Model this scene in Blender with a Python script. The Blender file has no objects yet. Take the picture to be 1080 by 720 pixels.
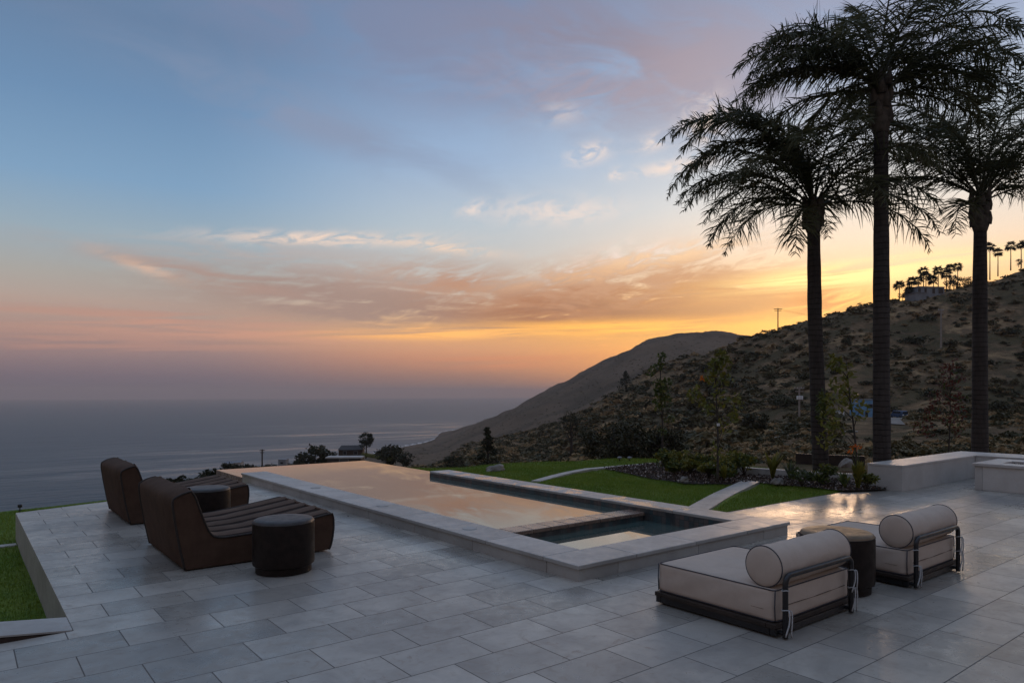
import bpy, math, random
import numpy as np
from mathutils import Vector

# ------------------------------------------------------------------ frame of reference
# X runs along the short side of the pool, Y along its long side, Z up, patio at z = 0.
H = 1.68                                  # eye height
HEAD = math.atan(585 / 740.0)             # camera heading away from +Y
CA, SA = math.cos(HEAD), math.sin(HEAD)
FPX, CX, HY = 740.0, 540.0, 416.0
rng = np.random.default_rng(7)
random.seed(7)

sc = bpy.context.scene
col = sc.collection


def cw(side, depth, z=0.0):
    """point 'side' metres right of and 'depth' metres ahead of the viewpoint"""
    return (side * CA + depth * SA, -side * SA + depth * CA, z)


def wp(px, depth, z=0.0):
    return cw((px - CX) / FPX * depth, depth, z)


def gp(px, py, z=0.0):
    depth = FPX * (H - z) / (py - HY)
    return wp(px, depth, z)


def zat(py, depth):
    return H - (py - HY) / FPX * depth


# ------------------------------------------------------------------ materials
def lin(c):
    return tuple(((x / 255) / 12.92 if x / 255 <= 0.04045 else ((x / 255 + 0.055) / 1.055) ** 2.4) for x in c)


class G:
    """tiny node graph helper"""

    def __init__(self, tree):
        self.t = tree
        self.n = tree.nodes
        self.l = tree.links

    def put(self, sock, val):
        if isinstance(val, bpy.types.NodeSocket):
            self.l.new(val, sock)
        elif val is not None:
            if sock.type == 'RGBA' and len(val) == 3:
                val = (*val, 1)
            sock.default_value = val

    def m(self, op, a, b=None, c=None, clamp=False):
        nd = self.n.new('ShaderNodeMath')
        nd.operation = op
        nd.use_clamp = clamp
        for i, v in enumerate((a, b, c)):
            if v is not None:
                self.put(nd.inputs[i], v)
        return nd.outputs[0]

    def add(self, a, b): return self.m('ADD', a, b)
    def sub(self, a, b): return self.m('SUBTRACT', a, b)
    def mul(self, a, b): return self.m('MULTIPLY', a, b)

    def mix(self, f, a, b, blend='MIX'):
        nd = self.n.new('ShaderNodeMix')
        nd.data_type = 'RGBA'
        nd.blend_type = blend
        self.put(nd.inputs[0], f)
        self.put(nd.inputs[6], a)
        self.put(nd.inputs[7], b)
        return nd.outputs[2]

    def noise(self, vec, scale, detail=4, rough=0.55, dist=0.0, lac=2.0):
        nd = self.n.new('ShaderNodeTexNoise')
        if vec is not None:
            self.l.new(vec, nd.inputs['Vector'])
        nd.inputs['Scale'].default_value = scale
        nd.inputs['Detail'].default_value = detail
        nd.inputs['Roughness'].default_value = rough
        nd.inputs['Distortion'].default_value = dist
        nd.inputs['Lacunarity'].default_value = lac
        return nd.outputs['Fac']

    def ss(self, x, lo, hi):
        nd = self.n.new('ShaderNodeMapRange')
        nd.interpolation_type = 'SMOOTHSTEP'
        self.put(nd.inputs[0], x)
        nd.inputs[1].default_value = lo
        nd.inputs[2].default_value = hi
        return nd.outputs[0]

    def lm(self, x, lo, hi, a, b):
        nd = self.n.new('ShaderNodeMapRange')
        self.put(nd.inputs[0], x)
        for i, v in enumerate((lo, hi, a, b)):
            nd.inputs[i + 1].default_value = v
        return nd.outputs[0]

    def ramp(self, x, stops):
        nd = self.n.new('ShaderNodeValToRGB')
        self.put(nd.inputs[0], x)
        e = nd.color_ramp.elements
        while len(e) > 1:
            e.remove(e[0])
        e[0].position = stops[0][0]
        e[0].color = (*stops[0][1], 1)
        for p, c in stops[1:]:
            q = e.new(p)
            q.color = (*c, 1)
        return nd.outputs[0]

    def xyz(self, x, y, z):
        nd = self.n.new('ShaderNodeCombineXYZ')
        for i, v in enumerate((x, y, z)):
            self.put(nd.inputs[i], v)
        return nd.outputs[0]

    def sep(self, v):
        nd = self.n.new('ShaderNodeSeparateXYZ')
        self.l.new(v, nd.inputs[0])
        return nd.outputs

    def mapping(self, v, loc=(0, 0, 0), rot=(0, 0, 0), scale=(1, 1, 1)):
        nd = self.n.new('ShaderNodeMapping')
        self.l.new(v, nd.inputs[0])
        nd.inputs[1].default_value = loc
        nd.inputs[2].default_value = rot
        nd.inputs[3].default_value = scale
        return nd.outputs[0]

    def bump(self, h, strength=0.5, dist=0.01, normal=None):
        nd = self.n.new('ShaderNodeBump')
        nd.inputs['Strength'].default_value = strength
        nd.inputs['Distance'].default_value = dist
        self.l.new(h, nd.inputs['Height'])
        if normal is not None:
            self.l.new(normal, nd.inputs['Normal'])
        return nd.outputs[0]


def new_mat(name):
    m = bpy.data.materials.new(name)
    m.use_nodes = True
    g = G(m.node_tree)
    bsdf = m.node_tree.nodes['Principled BSDF']
    tc = g.n.new('ShaderNodeTexCoord')
    return m, g, bsdf, tc


def simple(name, c, rough=0.6, var=0.25, scale=8, bump=0.0, bscale=60, metal=0.0, spec=0.5, c2=None, bd=0.005):
    m, g, b, tc = new_mat(name)
    v = tc.outputs['Object']
    n = g.noise(v, scale, 6, 0.6)
    c2 = c2 or tuple(x * (1 - var) for x in c)
    cc = g.mix(g.ss(n, 0.35, 0.68), c, c2)
    g.put(b.inputs['Base Color'], cc)
    g.put(b.inputs['Roughness'], g.lm(n, 0.3, 0.7, max(rough - 0.08, 0.02), min(rough + 0.08, 1)))
    b.inputs['Metallic'].default_value = metal
    b.inputs['Specular IOR Level'].default_value = spec
    if bump:
        g.put(b.inputs['Normal'], g.bump(g.noise(v, bscale, 5, 0.65), bump, bd))
    return m


def foliage(name, c, c2, rough=0.55, trans=0.25, scale=3.0):
    m, g, b, tc = new_mat(name)
    n = g.noise(tc.outputs['Object'], scale, 3)
    oi = g.n.new('ShaderNodeObjectInfo')
    gm = g.n.new('ShaderNodeNewGeometry')
    f = g.m('ADD', g.mul(g.ss(n, 0.3, 0.7), 0.55), g.mul(gm.outputs['Random Per Island'], 0.45), clamp=True)
    f = g.m('ADD', g.mul(f, 0.85), g.mul(oi.outputs['Random'], 0.15), clamp=True)
    cc = g.mix(f, c, c2)
    g.put(b.inputs['Base Color'], cc)
    b.inputs['Roughness'].default_value = rough
    b.inputs['Specular IOR Level'].default_value = 0.3
    tr = g.n.new('ShaderNodeBsdfTranslucent')
    g.put(tr.inputs[0], cc)
    mx = g.n.new('ShaderNodeMixShader')
    mx.inputs[0].default_value = trans
    g.l.new(b.outputs[0], mx.inputs[1])
    g.l.new(tr.outputs[0], mx.inputs[2])
    g.l.new(mx.outputs[0], g.n['Material Output'].inputs[0])
    return m


def stone_core(g, v, base, dark, warm):
    n1 = g.noise(v, 1.7, 7, 0.62, 0.6)
    n2 = g.noise(v, 9, 8, 0.65, 0.8)
    n3 = g.noise(g.mapping(v, scale=(3, 22, 22)), 1.0, 5, 0.6, 0.5)
    n4 = g.noise(v, 70, 3, 0.7)
    c = g.mix(g.ss(n1, 0.35, 0.7), base, dark)
    c = g.mix(g.mul(g.ss(n2, 0.5, 0.75), 0.6), c, warm)
    c = g.mix(g.mul(g.ss(n3, 0.52, 0.72), 0.30), c, dark)
    c = g.mix(g.mul(g.ss(n4, 0.6, 0.8), 0.22), c, dark)
    return c, n1, n2, n3, n4


def mat_patio():
    m, g, b, tc = new_mat('travertine_paving')
    v = tc.outputs['Object']
    bw, rh = 0.6124, 0.4025
    br = g.n.new('ShaderNodeTexBrick')
    g.l.new(g.mapping(v, loc=(-1.517 + 200 * bw, -5.674 + 200 * rh, 0)), br.inputs['Vector'])
    br.offset = 0.5
    br.offset_frequency = 2
    br.squash = 1
    for k, val in (('Scale', 1), ('Mortar Size', 0.0042), ('Mortar Smooth', 0.25), ('Bias', 0.0), ('Brick Width', bw), ('Row Height', rh)):
        br.inputs[k].default_value = val
    br.inputs['Color1'].default_value = (0, 0, 0, 1)
    br.inputs['Color2'].default_value = (1, 1, 1, 1)
    br.inputs['Mortar'].default_value = (0.5, 0.5, 0.5, 1)
    rnd = br.outputs['Color']
    # shift the veining from one slab to the next
    sh = g.n.new('ShaderNodeVectorMath')
    sh.operation = 'MULTIPLY_ADD'
    g.l.new(rnd, sh.inputs[0])
    sh.inputs[1].default_value = (37, 19, 11)
    g.l.new(v, sh.inputs[2])
    c, n1, n2, n3, n4 = stone_core(g, sh.outputs[0], (0.415, 0.378, 0.332), (0.275, 0.25, 0.222), (0.31, 0.25, 0.195))
    tone = g.lm(rnd, 0, 1, 0.66, 1.14)
    cc = g.n.new('ShaderNodeVectorMath')
    cc.operation = 'SCALE'
    g.l.new(c, cc.inputs[0])
    g.l.new(tone, cc.inputs[3])
    # worn and weathered blotches that run over several slabs
    big = g.noise(v, 0.55, 6, 0.6, 0.4)
    cb = g.mix(g.mul(g.ss(big, 0.42, 0.66), 0.35), cc.outputs[0], (0.23, 0.215, 0.205))
    st = g.noise(v, 3.2, 8, 0.7, 1.6)
    cb = g.mix(g.mul(g.ss(st, 0.58, 0.70), 0.6), cb, (0.19, 0.135, 0.10))
    cb = g.mix(br.outputs['Fac'], cb, (0.085, 0.078, 0.072))
    g.put(b.inputs['Base Color'], cb)
    r = g.add(g.lm(n2, 0.3, 0.7, 0.25, 0.47), g.lm(big, 0.35, 0.65, -0.09, 0.07))
    r = g.add(r, g.mul(g.sub(rnd, 0.5), 0.08))
    g.put(b.inputs['Roughness'], g.m('ADD', r, g.mul(br.outputs['Fac'], 0.4), clamp=True))
    b.inputs['Specular IOR Level'].default_value = 0.5
    hgt = g.add(g.mul(br.outputs['Fac'], -1.0), g.add(g.mul(n4, 0.12), g.add(g.mul(n2, 0.22), g.mul(g.ss(n3, 0.62, 0.70), -0.12))))
    hgt = g.add(hgt, g.mul(rnd, 0.10))
    g.put(b.inputs['Normal'], g.bump(hgt, 0.35, 0.006))
    return m


def mat_stone(name, base=(0.40, 0.385, 0.365), dark=(0.30, 0.285, 0.27), warm=(0.34, 0.29, 0.25), rough=0.42, wet=False, axis='flat'):
    m, g, b, tc = new_mat(name)
    v = tc.outputs['Object']
    gm = g.n.new('ShaderNodeNewGeometry')
    rnd = gm.outputs['Random Per Island']
    sh = g.n.new('ShaderNodeVectorMath')
    sh.operation = 'ADD'
    g.l.new(g.xyz(g.mul(rnd, 31), g.mul(rnd, 17), g.mul(rnd, 7)), sh.inputs[0])
    g.l.new(v, sh.inputs[1])
    c, n1, n2, n3, n4 = stone_core(g, sh.outputs[0], base, dark, warm)
    cc = g.n.new('ShaderNodeVectorMath')
    cc.operation = 'SCALE'
    g.l.new(c, cc.inputs[0])
    g.l.new(g.lm(rnd, 0, 1, 0.84, 1.08), cc.inputs[3])
    out = cc.outputs[0]
    r = g.lm(n2, 0.3, 0.7, rough - 0.1, rough + 0.12)
    if wet:
        xx_, yy_, zz_ = g.sep(v)
        w = g.mul(g.ss(g.noise(v, 1.9, 5, 0.62, 0.8), 0.545, 0.60), g.mul(g.ss(xx_, 7.0, 7.4), g.ss(yy_, 5.3, 6.0)))      # splashed, still wet patches on the lawn side
        out = g.mix(g.mul(w, 0.4), out, (0.2, 0.185, 0.17))
        r = g.mix(w, r, (0.17, 0.17, 0.17))
    g.put(b.inputs['Base Color'], out)
    g.put(b.inputs['Roughness'], r)
    g.put(b.inputs['Normal'], g.bump(g.add(g.mul(n4, 0.5), n2), 0.25, 0.004))
    return m


def mat_pooltile():
    m, g, b, tc = new_mat('pool_tile')
    v = tc.outputs['Object']
    x, y, z = g.sep(v)
    s = g.add(x, y)
    br = g.n.new('ShaderNodeTexBrick')
    g.l.new(g.xyz(g.add(s, 40), g.add(z, 40), 0), br.inputs['Vector'])
    br.offset = 0.0
    for k, val in (('Scale', 1), ('Mortar Size', 0.003), ('Mortar Smooth', 0.2), ('Brick Width', 0.075), ('Row Height', 0.15)):
        br.inputs[k].default_value = val
    br.inputs['Color1'].default_value = (0.030, 0.075, 0.090, 1)
    br.inputs['Color2'].default_value = (0.125, 0.095, 0.088, 1)
    br.inputs['Mortar'].default_value = (0.02, 0.024, 0.026, 1)
    g.put(b.inputs['Base Color'], g.mix(g.ss(g.noise(v, 6, 4), 0.4, 0.7), br.outputs['Color'], (0.03, 0.035, 0.04)))
    b.inputs['Roughness'].default_value = 0.28
    g.put(b.inputs['Normal'], g.bump(g.mul(br.outputs['Fac'], -1), 0.3, 0.003))
    return m


def mat_water():
    m, g, b, tc = new_mat('still_pool_water')
    n = g.noise(tc.outputs['Object'], .8, 2, 0.5)
    g.put(b.inputs['Base Color'], g.mix(n, (0.050, 0.080, 0.074), (0.060, 0.092, 0.086)))
    b.inputs['Roughness'].default_value = 0.0
    b.inputs['IOR'].default_value = 2.6
    return m


def mat_sea():
    m, g, b, tc = new_mat('ocean_water')
    v = tc.outputs['Object']
    b.inputs['Base Color'].default_value = (0.022, 0.042, 0.055, 1)
    b.inputs['IOR'].default_value = 1.333
    r = g.mapping(v, rot=(0, 0, HEAD), scale=(0.35, 1.0, 1))
    slick = g.noise(g.mapping(v, rot=(0, 0, HEAD + 0.1), scale=(0.0030, 0.016, 1)), 1.0, 7, 0.62, 0.5)
    sl = g.ss(slick, 0.42, 0.70)
    x_, y_, z_ = g.sep(g.mapping(v, rot=(0, 0, HEAD)))
    near = None
    for (px, dep, ra, rb) in ((300, 1650, 330, 260), (490, 2900, 620, 500), (215, 1250, 260, 140), (420, 2300, 500, 200)):
        sx = (px - CX) / FPX * dep
        q = g.add(g.m('POWER', g.m('ABSOLUTE', g.m('DIVIDE', g.sub(x_, sx), ra)), 2.0), g.m('POWER', g.m('ABSOLUTE', g.m('DIVIDE', g.sub(y_, dep), rb)), 2.0))
        e_ = g.m('EXPONENT', g.mul(q, -1.0))
        near = e_ if near is None else g.m('MAXIMUM', near, e_)
    sl = g.mul(sl, g.m('MINIMUM', g.mul(near, 1.8), 1.0))
    g.put(b.inputs['Roughness'], g.lm(sl, 0, 1, 0.42, 0.21))
    w1 = g.noise(r, 0.055, 5, 0.6)
    w2 = g.noise(r, 0.010, 4, 0.55)
    h = g.add(g.mul(w1, 4.0), g.mul(w2, 9.0))
    bp = g.n.new('ShaderNodeBump')
    bp.inputs['Distance'].default_value = 1.0
    g.put(bp.inputs['Strength'], g.lm(sl, 0, 1, 1.0, 0.4))
    g.l.new(h, bp.inputs['Height'])
    g.l.new(bp.outputs[0], b.inputs['Normal'])
    return m


def mat_terrain():
    m, g, b, tc = new_mat('dry_hillside')
    v = tc.outputs['Object']
    n0 = g.noise(v, 0.012, 6, 0.6, 0.4)
    n1 = g.noise(v, 0.06, 7, 0.65, 0.6)
    n2 = g.noise(v, 0.35, 6, 0.7, 0.5)
    n3 = g.noise(v, 2.2, 4, 0.7)
    c = g.mix(g.ss(n0, 0.40, 0.62), (0.190, 0.120, 0.068), (0.112, 0.074, 0.044))
    c = g.mix(g.mul(g.ss(n1, 0.44, 0.58), 0.85), c, (0.080, 0.066, 0.034))
    c = g.mix(g.mul(g.ss(n1, 0.48, 0.34), 0.7), c, (0.38, 0.255, 0.130))
    c = g.mix(g.mul(g.ss(n2, 0.52, 0.66), 0.8), c, (0.040, 0.035, 0.020))
    c = g.mix(g.mul(g.ss(n3, 0.5, 0.75), 0.45), c, (0.062, 0.046, 0.030))
    # the far ridge carries a thin even cover of dry grass
    lv = g.n.new('ShaderNodeVectorMath')
    lv.operation = 'LENGTH'
    g.l.new(v, lv.inputs[0])
    fc = g.mix(g.ss(g.noise(v, 0.006, 6, 0.6, 0.4), .40, .62), (0.125, 0.086, 0.055), (0.068, 0.052, 0.033))
    fc = g.mix(g.mul(g.ss(n1, .5, .7), .35), fc, (0.055, 0.044, 0.030))
    c = g.mix(g.ss(lv.outputs['Value'], 650, 1000), c, fc)
    g.put(b.inputs['Base Color'], c)
    b.inputs['Roughness'].default_value = 0.95
    b.inputs['Specular IOR Level'].default_value = 0.1
    g.put(b.inputs['Normal'], g.bump(g.add(n2, g.mul(n3, 0.25)), 0.9, 1.2))
    return m


def mat_grass():
    m, g, b, tc = new_mat('lawn_turf')
    v = tc.outputs['Object']
    n0 = g.noise(v, 0.8, 5, 0.6)
    n1 = g.noise(v, 14, 5, 0.7)
    n2 = g.noise(g.mapping(v, scale=(1, 0.4, 1)), 90, 3, 0.7)
    c = g.mix(g.ss(n0, 0.38, 0.65), (0.100, 0.178, 0.017), (0.170, 0.225, 0.032))
    c = g.mix(g.mul(g.ss(n1, 0.42, 0.66), 0.75), c, (0.042, 0.088, 0.009))
    c = g.mix(g.mul(g.ss(n2, 0.5, 0.7), 0.5), c, (0.090, 0.140, 0.028))
    g.put(b.inputs['Base Color'], c)
    b.inputs['Roughness'].default_value = 0.8
    b.inputs['Specular IOR Level'].default_value = 0.2
    g.put(b.inputs['Normal'], g.bump(g.add(n1, n2), 0.8, 0.03))
    return m


def mat_fabric(name, c, c2, weave=420, rough=0.85, sheen=0.2):
    m, g, b, tc = new_mat(name)
    v = tc.outputs['Object']
    n = g.noise(v, 5, 6, 0.65)
    x, y, z = g.sep(v)
    wv = g.n.new('ShaderNodeTexNoise')
    wv.inputs['Scale'].default_value = weave
    wv.inputs['Detail'].default_value = 2
    g.l.new(v, wv.inputs['Vector'])
    f = g.m('ADD', g.mul(g.ss(n, 0.35, 0.7), 0.6), g.mul(g.sub(wv.outputs[0], 0.35), 1.1), clamp=True)
    g.put(b.inputs['Base Color'], g.mix(f, c, c2))
    b.inputs['Roughness'].default_value = rough
    b.inputs['Specular IOR Level'].default_value = 0.12
    b.inputs['Sheen Weight'].default_value = 0.0
    g.put(b.inputs['Normal'], g.bump(g.add(g.mul(wv.outputs[0], 0.5), g.mul(g.noise(v, 9, 4, 0.6), 2.2)), 0.35, 0.006))
    return m


def mat_trunk():
    m, g, b, tc = new_mat('palm_bark')
    v = tc.outputs['Object']
    x, y, z = g.sep(v)
    d = g.mul(g.sub(g.noise(v, 3.0, 4), 0.5), 0.10)
    ph = g.m('FRACT', g.mul(g.add(z, d), 9.0))
    ring = g.ss(ph, 0.0, 0.16)
    n = g.noise(g.mapping(v, scale=(16, 16, 3)), 1.0, 6, 0.7)
    n2 = g.noise(v, 1.2, 4)
    c = g.mix(g.ss(n, 0.35, 0.7), (0.050, 0.038, 0.032), (0.026, 0.020, 0.018))
    c = g.mix(g.mul(g.ss(n2, 0.45, 0.7), 0.6), c, (0.068, 0.054, 0.046))
    c = g.mix(g.m('SUBTRACT', 1.0, ring), c, (0.018, 0.014, 0.013))
    g.put(b.inputs['Base Color'], c)
    b.inputs['Roughness'].default_value = 0.9
    g.put(b.inputs['Normal'], g.bump(g.add(ring, g.mul(n, 0.9)), 0.8, 0.02))
    return m


def emission(name, c, s):
    m, g, b, tc = new_mat(name)
    n = g.noise(tc.outputs['Object'], 14, 3)
    b.inputs['Base Color'].default_value = (0.1, 0.03, 0.01, 1)
    g.put(b.inputs['Emission Color'], g.mix(g.ss(n, 0.35, 0.65), c, (c[0], c[1] * 0.35, c[2] * 0.2)))
    b.inputs['Emission Strength'].default_value = s
    return m


M = dict(
    patio=mat_patio(),
    coping=mat_stone('coping_stone', wet=True),
    wall=mat_stone('wall_cladding_stone', rough=0.5),
    bench=mat_stone('bench_stone', base=(0.55, 0.53, 0.51), dark=(0.46, 0.44, 0.42), warm=(0.50, 0.44, 0.40), rough=0.45),
    divider=mat_stone('wet_spill_stone', base=(0.24, 0.165, 0.13), dark=(0.12, 0.080, 0.062), warm=(0.34, 0.27, 0.22), rough=0.25),
    tile=mat_pooltile(), water=mat_water(), sea=mat_sea(), terrain=mat_terrain(), turf=mat_grass(),
    blade=foliage('grass_blade', (0.085, 0.168, 0.014), (0.20, 0.255, 0.038), 0.6, 0.3, 1.1),
    concrete=simple('concrete_edging', (0.42, 0.40, 0.375), 0.7, 0.25, 5, 0.3, 60),
    bed=simple('bed_soil', (0.050, 0.036, 0.027), 0.95, 0.5, 4, 0.8, 25, bd=0.03),
    chip=simple('pale_mulch_chip', (0.55, 0.46, 0.42), 0.8, 0.6, 3),
    darkchip=simple('dark_mulch_chip', (0.085, 0.054, 0.040), 0.9, 0.5, 3),
    brown=mat_fabric('brown_woven_fabric', (0.088, 0.053, 0.037), (0.052, 0.030, 0.021)),
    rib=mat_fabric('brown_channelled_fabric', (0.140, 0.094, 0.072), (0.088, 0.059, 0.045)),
    channel_shade=mat_fabric('shaded_channel_fabric', (0.034, 0.020, 0.015), (0.022, 0.014, 0.011)),  # shade in the grooves between ribs, put into the fabric colour
    piping=simple('dark_brown_piping', (0.022, 0.015, 0.012), 0.7, 0.3, 30),
    leather=simple('dark_leather', (0.019, 0.0130, 0.011), 0.5, 0.35, 14, 0.25, 220, spec=.18, c2=(0.012, 0.0085, 0.0075), bd=0.002),
    leathertop=simple('dark_leather_top', (0.034, 0.026, 0.024), 0.5, 0.35, 14, 0.2, 220, bd=0.002),
    tantop=simple('tan_leather_top', (0.15, 0.092, 0.044), 0.5, 0.3, 10, 0.2, 200, bd=0.002),
    cream=mat_fabric('cream_canvas', (0.52, 0.43, 0.365), (0.44, 0.36, 0.305), 500, 0.9, 0.1),
    navy=simple('navy_piping', (0.050, 0.050, 0.064), 0.7, 0.3, 30),
    iron=simple('black_iron', (0.011, 0.011, 0.014), 0.38, 0.3, 25, 0.1, 120, 0.0, bd=0.002),
    deckwood=simple('dark_stained_wood', (0.028, 0.017, 0.012), 0.6, 0.4, 6, 0.3, 60, bd=0.003),
    cord=simple('grey_cord', (0.46, 0.46, 0.47), 0.8, 0.3, 60),
    riser=simple('brown_riser', (0.050, 0.032, 0.024), 0.8, 0.4, 8, 0.3, 40),
    bark=mat_trunk(),
    twig=simple('young_bark', (0.060, 0.047, 0.038), 0.9, 0.4, 20, 0.5, 60, bd=0.004),
    frond=foliage('palm_leaflet', (0.055, 0.064, 0.026), (0.105, 0.098, 0.046), 0.5, 0.28, 1.4),
    rachis=simple('palm_rachis', (0.070, 0.066, 0.032), 0.6, 0.4, 6),
    boot=simple('palm_leaf_base', (0.115, 0.090, 0.070), 0.85, 0.5, 7, 0.7, 26, c2=(0.055, 0.043, 0.034), bd=0.012),
    leafdark=foliage('dark_evergreen_leaf', (0.016, 0.022, 0.010), (0.036, 0.040, 0.018), 0.6, 0.15, 0.4),
    leafoak=foliage('oak_leaf', (0.024, 0.026, 0.012), (0.050, 0.046, 0.022), 0.6, 0.15, 0.4),
    chap=foliage('chaparral_leaf', (0.066, 0.056, 0.022), (0.13, 0.098, 0.042), 0.7, 0.12, 0.25),
    chapd=foliage('dark_chaparral_leaf', (0.034, 0.034, 0.014), (0.070, 0.062, 0.025), 0.7, 0.12, 0.25),
    straw=foliage('dry_brush', (0.36, 0.245, 0.12), (0.19, 0.13, 0.07), 0.9, 0.2, 0.25),
    leafyoung=foliage('young_tree_leaf', (0.095, 0.120, 0.024), (0.18, 0.165, 0.036), 0.5, 0.35, 6),
    leafdeep=foliage('deep_green_leaf', (0.046, 0.070, 0.020), (0.092, 0.11, 0.030), 0.5, 0.3, 6),
    leafyellow=foliage('yellow_green_leaf', (0.140, 0.140, 0.022), (0.22, 0.18, 0.030), 0.5, 0.35, 6),
    leafred=foliage('copper_red_leaf', (0.085, 0.024, 0.019), (0.14, 0.042, 0.028), 0.5, 0.3, 6),
    leafgrey=foliage('grey_green_leaf', (0.070, 0.085, 0.060), (0.120, 0.130, 0.090), 0.6, 0.3, 6),
    orange=foliage('orange_petal', (0.60, 0.11, 0.02), (0.70, 0.22, 0.03), 0.5, 0.4, 6),
    peach=foliage('peach_petal', (0.80, 0.42, 0.16), (0.75, 0.50, 0.22), 0.5, 0.4, 6),
    rock=simple('grey_boulder_stone', (0.26, 0.235, 0.21), 0.9, 0.45, 4, 0.8, 14, bd=0.03),
    pole=simple('weathered_pole_wood', (0.16, 0.135, 0.115), 0.9, 0.4, 3),
    palepole=simple('pale_pole_wood', (0.30, 0.26, 0.23), 0.9, 0.3, 3),
    white=simple('white_paint', (0.72, 0.72, 0.74), 0.5, 0.15, 6),
    bluepaint=simple('blue_siding', (0.13, 0.30, 0.52), 0.6, 0.25, 1.5),
    slate=simple('dark_roof', (0.050, 0.045, 0.045), 0.8, 0.3, 2),
    plaster=simple('grey_plaster', (0.23, 0.24, 0.265), 0.8, 0.2, 0.6),
    cream_wall=simple('pale_plaster', (0.42, 0.40, 0.38), 0.8, 0.2, 0.6),
    glass=simple('dark_window_glass', (0.020, 0.026, 0.034), 0.08, 0.3, 4),
    rubber=simple('tyre_rubber', (0.02, 0.02, 0.02), 0.85, 0.2, 9),
    carpaint=simple('blue_car_paint', (0.035, 0.070, 0.15), 0.25, 0.15, 4),
    road=simple('pale_dirt_track', (0.23, 0.20, 0.175), 0.95, 0.35, 0.5),
    ember=emission('gas_flame', (1.0, 0.20, 0.03), 1.6),
    lava=simple('black_lava_rock', (0.018, 0.016, 0.016), 0.9, 0.4, 12, 0.8, 40, bd=0.01),
    surf=simple('sea_foam', (0.62, 0.60, 0.60), 0.9, 0.2, 0.05),
)


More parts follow.
